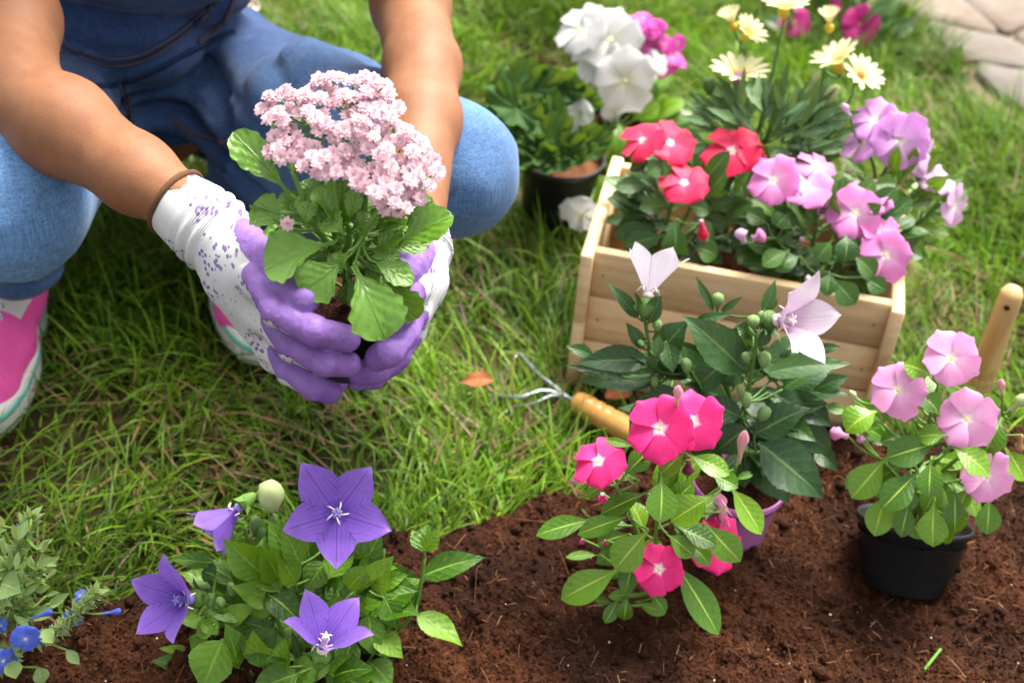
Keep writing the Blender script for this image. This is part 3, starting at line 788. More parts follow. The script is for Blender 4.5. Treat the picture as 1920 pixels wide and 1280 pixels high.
def glove(palm, fingers, wrist, label, wrink, h=.0019):
    """palm: caps; fingers: list of (points, radii, first_dip); wrist: (a,b,ra,rb) sleeve"""
    fcaps = []
    for pts, rr, dd in fingers:
        fcaps.append([(pts[i], pts[i + 1], rr[i], rr[i + 1]) for i in range(len(pts) - 1)])
    allc = palm + [wrist] + [c for f in fcaps for c in f]
    wa, wb = np.array(wrist[0]), np.array(wrist[1]); wax = (wb - wa) / np.linalg.norm(wb - wa); wl_ = np.linalg.norm(wb - wa)
    fpalm = union(palm + [wrist], .014)
    def f(P):
        dp = fpalm(P)
        s = (P - wa) @ wax / wl_
        wr = np.where((s > 0) & (s < 1.5), np.exp(-((s - wrink) / .30) ** 2), 0)
        dp = dp - wr * .0022 * np.sin(s * 24 + 1.2 * vnoise(P * 30)) + .0007 * vnoise(P * 60)
        d = dp
        for fc in fcaps:
            e = None
            for c in fc:
                q = cap_d(P, *c)[0]; e = q if e is None else smin(e, q, .004)
            e = smin(e, dp, .007)
            d = np.minimum(d, e)
        ax_end = (P - wa) @ wax
        return np.maximum(d, -ax_end)
    lo, hi = bounds(allc, .004)
    V, Q = surface_nets(f, lo, hi, h)
    for _ in range(2): V = V - np.clip(f(V), -.001, .001)[:, None] * vnormals(V, Q)
    N = vnormals(V, Q)
    crease = np.zeros(len(V)); cre = np.zeros(len(V)); dip = np.zeros(len(V)); best = fpalm(V) - .001; upv = np.array(UP)
    for (pts, rr, dd), fc in zip(fingers, fcaps):
        n = len(fc); tot = sum((Vector(c[1]) - Vector(c[0])).length for c in fc); acc = 0
        for i, c in enumerate(fc):
            d_, h_ = cap_d(V, *c); L = (Vector(c[1]) - Vector(c[0])).length
            s = (acc + h_ * L) / tot; acc += L
            m = d_ < best
            up = (N @ upv)
            lim = np.interp(s, dd[0], dd[1])          # normals above this stay purple
            val = .5 + (up - lim) * 1.2
            dip = np.where(m, val, dip); best = np.where(m, d_, best)
            for j in (.0,):
                crease += 0
            for sj in ((0.,) if i == 0 else (0., .16)):
                dd_ = np.exp(-((h_ - sj) / .07) ** 2) + .6 * np.exp(-((h_ - sj - .13) / .05) ** 2)
                cre = np.where(m, dd_ * .0005 * (i > 0), cre)
    V = V + N * ((.0004 * vnoise(V * 420) + .0003 * np.abs(vnoise(V * 150))) * (dip > .5) - cre)[:, None]
    s = (V - wa) @ wax
    return mk('glove', V, [Q], mat=M_GLOVE, attrs={'dip': dip.clip(0, 1), 'along': s, 'around': s}), f

YP = .86
allp = ([-0.0, .12, .3, 1.0], [.1, -.15, -.55, -1.6])
allf = ([0, 1], [-.9, -2.0])
wc = (U(328, 378, .925), U(400, 432, .905), .0265, .0275)
palm = [(U(372, 412, .91), U(455, 500, .875), .0265, .025), (U(455, 495, .875), U(488, 528, .845), .0215, .0155), (U(450, 510, .875), U(496, 590, .845), .0215, .0150), (U(445, 520, .875), U(508, 648, .848), .021, .0138), (U(440, 520, .88), U(515, 668, .865), .019, .012)]
fing = [([U(486, 524, .842), U(520, 584, .800), U(590, 621, .783), U(650, 635, .796)], [.0132, .0110, .0106, .0100], ([0, .2, .5, 1], [.10, -.12, -.6, -1.4])),
        ([U(500, 596, .842), U(548, 652, .797), U(610, 679, .783), U(654, 683, .795)], [.0118, .0100, .0098, .0093], ([0, .2, .5, 1], [.45, .1, -.4, -1.4])),
        ([U(512, 650, .850), U(543, 697, .808), U(590, 726, .797), U(620, 735, .806)], [.0108, .0095, .0094, .0088], ([0, .2, .5, 1], [.5, .2, -.3, -1.4])),
        ([U(515, 668, .868), U(552, 700, .843), U(600, 716, .838), U(632, 718, .842)], [.0105, .0093, .009, .0085], ([0, .2, .5, 1], [.3, .0, -.6, -1.6])),
        ([U(454, 450, .885), U(500, 488, .856), U(538, 538, .820), U(574, 562, .800)], [.0155, .0135, .0112, .0098], ([0, .3, .55, 1], [.75, .1, -.9, -1.6]))]
me, _ = glove(palm, fing, wc, None, 1.0)
g1 = ob('glove', me, person, label='white glove with purple sprigs and purple coated fingers under the pot')
def cuff(p, ax, r):
    ax = ax.normalized(); x_ = ax.orthogonal().normalized(); y_ = ax.cross(x_)
    mb = MB(); mb.tube([p + (x_ * math.cos(u) + y_ * math.sin(u)) * r for u in np.linspace(0, 2 * math.pi, 33)], .0029, 8, False); return mb.mesh('cuff_binding', M_CUFF)
ob('cuff_binding', cuff(wc[0] + (wc[1] - wc[0]).normalized() * .0012, wc[1] - wc[0], .0272), g1)
wc2 = (U(777, 425, .955), U(778, 470, .93), .0255, .026)
palm2 = [(U(778, 462, .935), U(776, 520, .90), .025, .0235), (U(776, 520, .90), U(768, 540, .862), .020, .016), (U(776, 525, .90), U(770, 585, .868), .020, .015), (U(776, 530, .90), U(764, 620, .875), .019, .014)]
fing2 = [([U(770, 540, .860), U(762, 572, .830), U(748, 592, .815), U(738, 602, .812)], [.0120, .0104, .0100, .0094], allf),
         ([U(772, 585, .862), U(757, 626, .822), U(728, 660, .799), U(709, 671, .802)], [.0122, .0110, .0106, .0098], allf),
         ([U(766, 618, .872), U(742, 668, .838), U(702, 694, .818), U(676, 700, .820)], [.0118, .0106, .0102, .0096], allf),
         ([U(760, 630, .885), U(735, 680, .862), U(700, 706, .850), U(670, 712, .850)], [.0105, .0095, .009, .0085], allf),
         ([U(778, 480, .905), U(762, 500, .868), U(742, 520, .845), U(722, 545, .830)], [.0165, .0145, .0120, .0105], ([0, .3, 1], [.0, -.8, -1.6]))]
me, _ = glove(palm2, fing2, wc2, None, 1.0)
g2 = ob('glove', me, person, label='second glove, white with purple fingers, closed round the far side of the pot')
ob('cuff_binding', cuff(wc2[0], wc2[1] - wc2[0], .0256), g2)

# ------------------------------------------------------------------ plant kit
def leaf_mesh(name, prof, seed, nv=10, nu=3, fold=.18, arch=.5, serr=0.0, nser=9, wave=.0, wn=2.0, scall=0.0, twist=0.0, cup=0.0, tipfold=0.):
    r = np.random.default_rng(seed); T_ = np.linspace(0, 1, nv + 1); S_ = np.linspace(-1, 1, 2 * nu + 1)
    hw = np.interp(T_, prof[0], prof[1]) if isinstance(prof, tuple) else np.array([prof(x) for x in T_])
    if serr: 
        hw_out = hw * (1 - serr * (T_ * nser % 1.0)) 
    elif scall: hw_out = hw * (1 - scall * np.abs(np.cos(T_ * nser * np.pi)) ** 3 * (T_ > .12))
    else: hw_out = hw
    ang = arch * (T_ - .5) * 1.0 + .08 * np.sin(T_ * 5 + r.uniform(0, 6))
    y = np.concatenate([[0], np.cumsum(np.cos(ang[:-1]) / nv)]); z = np.concatenate([[0], -np.cumsum(np.sin(ang[:-1]) / nv)])
    L = math.hypot(y[-1], z[-1]); a = math.atan2(z[-1], y[-1]); ca, sa = math.cos(-a) / L, math.sin(-a) / L
    y, z = y * ca - z * sa, y * sa + z * ca
    ph = r.uniform(0, 6.28); ph2 = r.uniform(0, 6.28); side = r.uniform(-.15, .15)
    P = np.zeros((nv + 1, len(S_), 3)); UV = np.zeros((nv + 1, len(S_), 2))
    for j, s in enumerate(S_):
        w = hw_out if abs(s) > .99 else hw
        P[:, j, 0] = s * w * .5 + side * .25 * np.sin(T_ * 3.1)
        P[:, j, 1] = y
        P[:, j, 2] = z + fold * abs(s) * hw * .5 * 1.0 + cup * s * s * hw * .5 + wave * abs(s) ** 1.5 * np.sin(T_ * wn * 6.28 + (ph if s > 0 else ph2)) * hw + twist * s * hw * .5 * (T_ - .4)
        P[:, j, 2] -= tipfold * np.clip(T_ - .6, 0, 1) ** 2
        UV[:, j, 0] = .5 + s * .5; UV[:, j, 1] = T_
    mb = MB(); mb.grid(P[:, ::-1], uv=UV[:, ::-1].reshape(-1, 2)); return mb.mesh(name)
def prof_ov(peak=.42, pet=.06, tip=1.0, p0=.16):
    def f(x):
        if x < pet: return .10
        u = (x - pet) / (1 - pet)
        k = math.log(.5) / math.log(peak)
        return max(.10 * (1 - u) , math.sin(math.pi * (u ** k)) ** (.85 if u ** k < .5 else tip)) if u < 1 else 0.0
    return f
PR_VINCA = prof_ov(.56, .10, .75); PR_PLATY = prof_ov(.40, .03, 1.15); PR_KAL = prof_ov(.62, .10, .6); PR_NARROW = prof_ov(.45, .02, 1.1)

def place(base, tip, nh, wid, me_w=1.0):
    Yv = tip - base; L = Yv.length
    if L < 1e-6: L = 1e-6; Yv = Vector((0, 0, 1e-6))
    Yv = Yv / L; Xv = Yv.cross(nh)
    if Xv.length < 1e-4: Xv = Yv.orthogonal()
    Xv.normalize(); Zv = Xv.cross(Yv)
    return Matrix((Xv * wid, Yv * L, Zv * L * .8)).transposed().to_4x4() if False else Matrix.Translation(base) @ Matrix((Xv * wid, Yv * L, Zv * wid)).transposed().to_4x4()

class Plant:
    def __init__(s, name, label, cat, base, Y0, group=None, stem_mat=None, seed=1, stemr=.0022, slope=.6):
        s.root = thing(name, label, cat, base, group); s.base = Vector(base); s.Y0 = Y0; s.nodes = []; s.mb = MB(); s.rd = random.Random(seed); s.smat = stem_mat; s.sr = stemr; s.slope = slope
        s.ok = False; s.ns = 0
    def stem(s, pts, r0=None, r1=None, n=7):
        pts = [Vector(p) for p in pts]; r0 = r0 or s.sr; r1 = r1 or r0 * .7
        P = curve3(pts, max(8, 5 * len(pts))); s.mb.tube(P, np.linspace(r0, r1, len(P)), n); s.nodes += list(P); s.ok = True
    def stempx(s, pxs, dY=None, r0=None, r1=None):
        dY = dY or [0] * len(pxs)
        s.stem([U(x, y, s.Y0 + d) for (x, y), d in zip(pxs, dY)], r0, r1)
    def link(s, p, r=.0011, sag=.0, dirv=None):
        if not s.nodes: return
        q = min(s.nodes, key=lambda n: (n - p).length + max(0, n.z - p.z) * 1.2)
        if (q - p).length < .002: return
        m = q.lerp(p, .5) + Vector((0, 0, -.10 * (q - p).length))
        if dirv is not None: m = p.lerp(q, .4) + dirv * (.35 * (q - p).length)
        P = curve3([q, m, p], 8); s.mb.tube(P, [r * 1.25, r * 1.2, r * 1.15, r * 1.1, r, r, r, r * .9], 5)
    def pos(s, x, y, d=0.0): return U(x, y, s.Y0 + d)
    def leaf3(s, meshes, mat, b, tp, wid, nh=None, link=True, roll=0.0, name='leaf'):
        rd = s.rd
        if nh is None:
            nh = (CAM - b).normalized() * .8 + Vector((0, 0, .55)) + Vector((rd.uniform(-1, 1), rd.uniform(-1, 1), rd.uniform(-1, 1))) * .32
        if roll: nh = Matrix.Rotation(roll, 3, (tp - b).normalized()) @ nh
        if link: s.link(b)
        return ob(name, rd.choice(meshes), s.root, mat, place(b, tp, nh, wid))
    def leaf(s, meshes, mat, bx, by, tx, ty, w, dY=0.0, dT=None, roll=0.0, link=True):
        b = U(bx, by, s.Y0 + dY); m = mpp(b)
        if dT is None: dT = s.slope * (by - ty) * m + s.rd.uniform(-.006, .006)
        tp = U(tx, ty, s.Y0 + dY + dT)
        return s.leaf3(meshes, mat, b, tp, w * m, None, link, roll)
    def fill(s, meshes, mat, n, cx, cy, rx, ry, dY=(.01, .05), ln=(55, 90), ratio=(.42, .6), up=.3, name='leaf'):
        rd = s.rd
        for _ in range(n):
            a = rd.uniform(0, 6.283); q = rd.random() ** .5
            px, py = cx + rx * q * math.cos(a), cy + ry * q * math.sin(a)
            b = U(px, py, s.Y0 + rd.uniform(*dY)); m = mpp(b); L = rd.uniform(*ln) * m
            o = RT * (math.cos(a) + rd.uniform(-.4, .4)) + UP * (-math.sin(a) * .7 + rd.uniform(-.3, .5)) - FWD * rd.uniform(-.5, .7) + Vector((0, 0, up))
            s.leaf3(meshes, mat, b, b + o.normalized() * L, L * rd.uniform(*ratio), Vector((rd.uniform(-.5, .5), rd.uniform(-.9, .1), 1.0)))
    def finish(s):
        if s.mb.n: ob('stem', s.mb.mesh('stem'), s.root, s.smat)
def curve3(pts, n):
    pts = [Vector(p) for p in pts]; m = len(pts); out = []
    for i_ in range(n):
        k = i_ / (n - 1) * (m - 1); i = min(int(k), m - 2); f = k - i
        p0, p1, p2, p3 = pts[max(i - 1, 0)], pts[i], pts[i + 1], pts[min(i + 2, m - 1)]
        out.append(.5 * ((2 * p1) + (p2 - p0) * f + (2 * p0 - 5 * p1 + 4 * p2 - p3) * f * f + (-1 * p0 + 3 * p1 - 3 * p2 + p3) * f ** 3))
    return out
def frame(c, n, spin=0.0, s=1.0):
    n = n.normalized(); x = n.cross(UP)
    if x.length < .05: x = n.cross(RT)
    x.normalize(); y = n.cross(x)
    return Matrix.Translation(c) @ Matrix((x, y, n)).transposed().to_4x4() @ Matrix.Rotation(spin, 4, 'Z') @ Matrix.Scale(s, 4)
def facing(p, dx=0, dy=0, dz=1.0): return ((CAM - p).normalized() * dz + RT * dx + UP * dy).normalized()
def pot_mesh(r_top, r_bot, h, n=56, rim=.004, rimh=.009):
    """origin at the bottom centre"""
    pr = [(0, 0), (r_bot * .9, 0), (r_bot, .002), (r_top - .003, h - rimh), (r_top + rim * .4, h - rimh + .0006), (r_top + rim * .5, h - .002), (r_top + rim * .3, h), (r_top - .0008, h), (r_top - .002, h - .004), (r_top - .004 - (r_top - r_bot) * .3, h * .70), (0, h * .70)]
    mb = MB(); mb.lathe([(a, b) for a, b in pr][::-1], n); return mb.mesh('pot')
def soil_disc(r, z, seed):
    mb = MB(); rr = np.linspace(0, 1, 16); a = np.linspace(0, 2 * np.pi, 48, endpoint=False)
    P = np.stack([r * rr[:, None] * np.cos(a), r * rr[:, None] * np.sin(a), np.zeros((16, 48))], -1)
    P[..., 2] = z + (.004 * fbm(P.reshape(-1, 3) * 90 + seed, 3)).reshape(16, 48) * (1 - rr[:, None] ** 6)
    mb.grid(P, closed=True); return mb.mesh('potting_soil', M_SOIL)
M_POTB = plain('black_plastic', (.012, .013, .014), .42, .4, 160, .3, .0004)
M_STEM = plain('green_stem', (.12, .24, .035), .5, .35, 80, .2)
M_STEMD = plain('dark_green_stem', (.07, .15, .03), .5, .3, 80, .2)

# ------------------------------------------------------------------ kalanchoe held in the gloves
KC = U(650, 562, .862)
KB = KC + Vector((.004, .0, -.056))
K = Plant('potted_plant', 'small black pot of double pale pink blossoms on succulent leaves, held up in purple gloves', 'potted plant', KB, .862, stem_mat=M_STEM, seed=5, stemr=.0024)
tilt = (KC - KB).to_track_quat('Z', 'Y').to_matrix().to_4x4()
MK_ = Matrix.Translation(KB) @ tilt
ob('pot', pot_mesh(.043, .034, .056), K.root, M_POTB, MK_)
ob('potting_soil', soil_disc(.0415, .050, 3), K.root, None, MK_)
M_KAL = leaf_mat('kalanchoe_leaf', (.038, .115, .002), (.11, .24, .008), .24, .5, 5.0, 2.0, .06, .08, back=(.10, .22, .02), edge=(.30, .44, .05), var=.5, bump=.0007)
KL = [leaf_mesh('leaf', PR_KAL, i, nv=22, nu=4, fold=.14 + .08 * (i % 3), arch=.7 + .35 * (i % 2), scall=.13, nser=5 + i % 3, wave=.10, cup=.12, wn=1.0) for i in range(5)]
KLs = [(628, 455, 496, 508, 96, -.035), (535, 425, 478, 378, 62, -.015), (545, 365, 436, 248, 60, -.01), (643, 488, 563, 548, 78, -.045), (662, 498, 722, 637, 102, -.05), (722, 515, 786, 596, 66, -.042),
       (692, 487, 775, 532, 46, -.04), (742, 462, 851, 405, 66, -.02), (752, 425, 812, 402, 44, -.012), (572, 425, 577, 376, 34, -.03), (648, 440, 612, 408, 46, -.035), (782, 405, 800, 362, 32, .0),
       (655, 470, 640, 500, 40, -.05), (700, 470, 757, 440, 46, -.02), (690, 440, 755, 405, 50, -.005), (560, 400, 530, 360, 40, -.005), (600, 400, 560, 365, 44, -.02), (640, 395, 600, 360, 42, -.01), (650, 420, 680, 375, 44, -.005),
       (705, 500, 760, 560, 60, -.03), (650, 520, 690, 560, 55, -.03), (585, 470, 560, 505, 46, -.02), (668, 430, 690, 400, 40, -.025), (630, 420, 640, 380, 38, -.015), (480, 385, 470, 392, 14, -.01), (610, 465, 600, 530, 54, -.025)]
K.stempx([(650, 560), (652, 480), (655, 420)], [0, 0, .005], .004, .003)
for sx, sy, d in ((690, 350, -.01), (712, 395, -.03), (625, 335, -.02), (548, 320, -.01), (600, 250, .02), (740, 260, .03), (650, 210, .03)):
    K.stem([U(655, 500, .862 - .005), U(655 + (sx - 655) * .55, 430, .862 - .01 + d * .5), U(sx, sy, .862 + d)], .0026, .0018)
for a in KLs: K.leaf(KL, M_KAL, a[0], a[1], a[2], a[3], a[4] * 1.22, a[5], roll=K.rd.uniform(-.55, .55))
K.fill(KL, M_KAL, 84, 650, 450, 90, 66, (-.026, .03), (50, 88), (.5, .68), .15)
# double flower: four whorls of small pointed petals
def kal_flower(seed):
    r = np.random.default_rng(seed); mb = MB()
    for ring, (n, R, el) in enumerate([(9, 1.0, .05), (9, .86, .35), (8, .66, .70), (6, .44, 1.05), (4, .26, 1.3)]):
        for k in range(n):
            a = 6.283 * (k + .5 * ring) / n + r.uniform(-.15, .15); e = el + r.uniform(-.15, .15); Rr = R * r.uniform(.9, 1.06); w = Rr * .30
            pts = []
            for v, wv, dz in ((0.05, .35, 0), (.48, 1.0, .02), (.80, .58, .01), (1.0, .03, -.05)):
                rad = Rr * v * math.cos(e); z = Rr * v * math.sin(e) * .8 + dz * Rr + .02 * ring
                row = []
                for u in (-1, 0, 1):
                    lx = rad; ly = u * w * wv
                    row.append((lx * math.cos(a) - ly * math.sin(a), lx * math.sin(a) + ly * math.cos(a), z + .06 * abs(u) * Rr * wv))
                pts.append(row)
            mb.grid(np.array(pts)[:, ::-1], uv=[(u, v) for v in (.05, .5, .82, 1.0) for u in (0, .5, 1)])
    return mb.mesh('blossom')
KF = [kal_flower(i) for i in range(5)]
M_KF = petal_mat('pink_blossom', (.87, .62, .70), (.90, .80, .77), (.82, .74, .42), .1, .25, .35, edge=(.82, .46, .62), var=.14)
poly = [(478, 212), (490, 185), (525, 168), (565, 168), (600, 148), (645, 136), (690, 140), (728, 150), (738, 178), (762, 205), (748, 225), (770, 250), (800, 262), (832, 302), (820, 340), (805, 358), (780, 392), (745, 396), (700, 385), (690, 352), (640, 335), (560, 328), (545, 300), (505, 290), (500, 255), (530, 240), (520, 226)]
def inside(x, y, pl):
    c = False; j = len(pl) - 1
    for i in range(len(pl)):
        if (pl[i][1] > y) != (pl[j][1] > y) and x < (pl[j][0] - pl[i][0]) * (y - pl[i][1]) / (pl[j][1] - pl[i][1]) + pl[i][0]: c = not c
        j = i
    return c
holes = [(632, 212, 12), (575, 240, 16), (603, 262, 10), (745, 282, 8), (690, 300, 9), (645, 262, 9)]
pts = []; rd = random.Random(3)
for x, y in [(490, 205), (520, 182), (548, 180), (585, 165), (612, 160), (640, 148), (665, 152), (700, 150), (722, 158), (726, 178), (745, 203), (815, 300), (820, 322), (788, 350), (770, 375), (740, 380), (712, 375), (705, 345), (568, 312), (505, 222), (515, 258), (520, 280), (548, 275)]: pts.append((x, y))
for _ in range(6000):
    x, y = rd.uniform(475, 835), rd.uniform(132, 398)
    if not inside(x, y, poly) or any(math.hypot(x - a, y - b) < c + 8 for a, b, c in holes): continue
    if all(math.hypot(x - a, y - b) > 16 for a, b in pts): pts.append((x, y))
K_st = [(690, 350, -.01), (712, 395, -.03), (625, 335, -.02), (548, 320, -.01), (600, 250, .02), (740, 260, .03), (650, 210, .03)]
pts.append((539, 419))
for i, (x, y) in enumerate(pts):
    # a rounded dome of blossoms, the top ones farther back
    d = .055 - .085 * (y - 130) / 270 - .018 * (1 - ((x - 655) / 180) ** 2) + rd.uniform(-.008, .008)
    if y > 400: d = -.035
    p = U(x, y, .862 + d)
    n = facing(p, (x - 655) / 260 + rd.uniform(-.35, .35), .45 + (260 - y) / 300 + rd.uniform(-.35, .35))
    ob('blossom', rd.choice(KF), K.root, M_KF, frame(p, n, rd.uniform(0, 6), mpp(p) * rd.uniform(15, 20.5)))
    sx, sy, sd = min(K_st, key=lambda q: math.hypot(q[0] - x, (q[1] - y) * .8) + (80 if q[1] < y - 10 else 0))
    if y < 400:
        q = U(sx, sy, .862 + sd); K.mb.tube(curve3([q, q.lerp(p, .5) - n * .006, p - n * .002], 6), .0008, 5)
K.finish()
# ------------------------------------------------------------------ flower kit
def vinca_petal(seed, ratio=1.06, tipn=.04):
    r = np.random.default_rng(seed); nv, nu = 11, 4; P = np.zeros((nv + 1, 2 * nu + 1, 3)); UV = np.zeros((nv + 1, 2 * nu + 1, 2))
    T_ = 1 - (1 - np.linspace(0, 1, nv + 1)) ** 1.5; ph = r.uniform(0, 6)
    hw = .5 * ratio * np.interp(T_, [0, .1, .25, .45, .62, .76, .88, .95, .985, 1], [.09, .18, .42, .75, .95, 1.0, .88, .64, .38, .12])
    asym = r.uniform(.03, .10)
    for j, s in enumerate(np.linspace(-1, 1, 2 * nu + 1)):
        x = T_ * (1 - .08 * s * s * T_ + (.05 if abs(s) < .3 else 0) * (T_ > .9) * tipn * 20)
        P[:, j, 0] = x; P[:, j, 1] = s * hw + asym * T_ ** 2
        P[:, j, 2] = .06 * np.sin(T_ * 2.6) - .10 * T_ ** 3 * (.5 + .8 * abs(s)) + .035 * s * np.minimum(1, T_ * 2) + .03 * np.sin(T_ * 5 + ph + 2 * s) * T_
        UV[:, j, 0] = .5 + .5 * s; UV[:, j, 1] = T_
    mb = MB(); mb.grid(P[:, ::-1], uv=UV[:, ::-1].reshape(-1, 2)); return mb.mesh('petal')
VP = [vinca_petal(i) for i in range(4)]
mb = MB(); mb.lathe([(.0, .03), (.035, .032), (.06, .02), (.05, -.1), (.045, -.5), (.0, -.5)], 10); EYE = mb.mesh('flower')
M_EYEY = plain('yellow_eye', (.75, .62, .12), .6, .2)
M_EYEP = plain('pale_eye', (.85, .8, .72), .6, .2)
def vinca_flower(pl, x, y, dia, mat, dx=0., dy=.1, dz=1., dY=0., spin=None, eye=None, petals=5, link=True, skip=(), tilt=1.0):
    p = U(x, y, pl.Y0 + dY); n = facing(p, dx, dy, dz); R = dia * .5 * mpp(p) * 1.06
    if spin is None: spin = pl.rd.uniform(0, 6.28)
    F = frame(p, n, spin, R)
    f = ob('flower', EYE, pl.root, eye or M_EYEY, F)
    for k in range(petals):
        if k in skip: continue
        Mp = F @ Matrix.Rotation(6.2832 * k / petals + pl.rd.uniform(-.06, .06), 4, 'Z') @ Matrix.Rotation(pl.rd.uniform(-.16, .18) * tilt, 4, 'Y') @ Matrix.Rotation(.13, 4, 'X') @ Matrix.Scale(pl.rd.uniform(.94, 1.05), 4)
        ob('petal', pl.rd.choice(VP), f, mat, Mp)
    if link: pl.link(p - n * R * .5, .0011, dirv=-n)
    return f
def bud(pl, x, y, tx, ty, w, mat, dY=0., me=None, name='bud', link=True):
    b = U(x, y, pl.Y0 + dY); tp = U(tx, ty, pl.Y0 + dY - .1 * (ty - y) * mpp(b)); 
    if link: pl.link(b, .0010)
    return ob(name, me or BUD, pl.root, mat, place(b, tp, Vector((.3, -1, .2)), w * mpp(b)))
def axial(prof, n=12, tw=0.0, rib=0.0, nr=5, name='bud'):
    """profile (radius, y) about +Y, unit length and unit width"""
    a = np.linspace(0, 2 * np.pi, n, endpoint=False); P = []
    for r, y in prof:
        aa = a + tw * y; rr = r * (1 + rib * np.cos(nr * a))
        P.append(np.stack([rr * np.cos(aa) * .5, np.full(n, y), rr * np.sin(aa) * .5], -1))
    mb = MB(); mb.grid(np.array(P), closed=True); return mb.mesh(name)
BUD = axial([(0, 0), (.45, .02), (.40, .3), (.75, .5), (1.0, .65), (.8, .82), (.4, .95), (0, 1.0)], 10, 2.0, .12)
BUDR = axial([(0, 0), (.35, .0), (.6, .12), (.95, .35), (1.05, .6), (.85, .85), (.4, .98), (0, 1.0)], 15, 0, .07)
# platycodon bell lobes
def platy_petal(a0, a1, R=1.0, seed=0, power=1.0, refl=0.0, wid=1.0, fu=.42):
    r = np.random.default_rng(seed); nv, nu = 16, 5; T_ = np.linspace(0, 1, nv + 1)
    inc = a0 + (a1 - a0) * T_ ** power; inc = inc - refl * np.clip((T_ - .7) / .3, 0, 1) ** 2
    rr = np.concatenate([[0.02], .02 + np.cumsum(np.cos(inc[:-1]) / nv)]); zz = np.concatenate([[0], np.cumsum(np.sin(inc[:-1]) / nv)])
    full = np.maximum(rr * math.tan(math.pi / 5) * 1.035, 0)
    # lobe narrowing to a point beyond the fused part
    k_ = (1 - fu) / .58; tt_ = fu + (np.array([.42, .55, .68, .80, .90, .97, 1.0]) - .42) * k_
    tap = np.interp(T_, tt_, [1, .94, .79, .54, .27, .09, .0]) * np.interp(fu + .03, T_, full) * 1.22 * wid
    hw = np.minimum(full, np.where(T_ < fu, full, np.maximum(tap, 0)))
    hw = np.minimum(hw, np.interp(fu + .08, T_, full) * 1.12 * wid)
    P = np.zeros((nv + 1, 2 * nu + 1, 3)); UV = np.zeros((nv + 1, 2 * nu + 1, 2)); ph = r.uniform(0, 6)
    for j, s in enumerate(np.linspace(-1, 1, 2 * nu + 1)):
        P[:, j, 0] = rr + 0 * s; P[:, j, 1] = s * hw
        P[:, j, 2] = zz - .16 * hw * (1 - s * s) * np.clip(T_ * 2, 0, 1) + .012 * np.sin(6 * T_ + ph + 2 * s) * T_ * (abs(s) < .98)
        # curl petals round the bell axis
        UV[:, j, 0] = .5 + .5 * s * np.clip(hw / (hw.max() + 1e-6), .12, 1); UV[:, j, 1] = T_
    mb = MB(); mb.grid(P[:, ::-1], uv=UV[:, ::-1].reshape(-1, 2)); return mb.mesh('petal')
PP_FLAT = [platy_petal(.55, .02, seed=i, power=.8, wid=.93) for i in range(3)]
PP_BELL = [platy_petal(1.15, .45, seed=i, power=.9, refl=.5, wid=1.04, fu=.48) for i in range(3)]
PP_DEEP = [platy_petal(1.2, .95, seed=i, power=.6, refl=.7, wid=1.25, fu=.54) for i in range(3)]
def stam_mesh():
    mb = MB()
    for k in range(5):
        a = 6.283 * k / 5; c, s = math.cos(a), math.sin(a)
        mb.tube([(0, 0, .03), (.08 * c, .08 * s, .16), (.15 * c - .03 * s, .15 * s + .03 * c, .19), (.20 * c - .06 * s, .20 * s + .06 * c, .10)], [.014, .013, .017, .010], 5)
    return mb.mesh('stamen')
def pist_mesh():
    mb = MB(); mb.lathe([(0, 0), (.09, .02), (.10, .07), (.055, .12), (.045, .26), (.06, .31), (0, .33)], 10)
    for k in range(5):
        a = 6.283 * (k + .5) / 5; mb.tube([(0, 0, .28), (.05 * math.cos(a), .05 * math.sin(a), .34), (.10 * math.cos(a), .10 * math.sin(a), .33)], [.022, .02, .008], 5)
    return mb.mesh('pistil')
STAM, PIST = stam_mesh(), pist_mesh()
mb = MB(); mb.lathe([(0, -.34), (.05, -.34), (.09, -.28), (.15, -.16), (.16, -.06), (.10, .0), (0, .01)], 12)
for k in range(5):
    a = 6.283 * k / 5; c, s = math.cos(a), math.sin(a)
    mb.grid(np.array([[(.13 * c + w * s, .13 * s - w * c, -.14) for w in (-.07, 0, .07)], [(.24 * c + w * s, .24 * s - w * c, -.02) for w in (-.05, 0, .05)], [(.34 * c, .34 * s, .02)] * 3]))
CALYX = mb.mesh('flower')
def platy_flower(pl, x, y, R_px, mat, n, dY=0., spin=0., kind=PP_FLAT, M_ST=None, M_PI=None, link=True, scale=None):
    p = U(x, y, pl.Y0 + dY); R = R_px * mpp(p)
    F = frame(p, n, spin, R); f = ob('flower', CALYX, pl.root, pl.smat, F)
    for k in range(5):
        s = (scale or [1] * 5)[k]
        ob('petal', kind[k % 3], f, mat, F @ Matrix.Rotation(6.28318 * k / 5, 4, 'Z') @ Matrix.Diagonal((s, 1 + (s - 1) * .3, s, 1)))
    ob('stamen', STAM, f, M_ST, F); ob('pistil', PIST, f, M_PI, F)
    if link: pl.link(p - n * R * .33, .0014, dirv=-n)
    return f
def nvec(p_img, r=0, u=0, c=1.0, Y=.9):
    p = U(*p_img, Y); return ((CAM - p).normalized() * c + RT * r + UP * u).normalized()

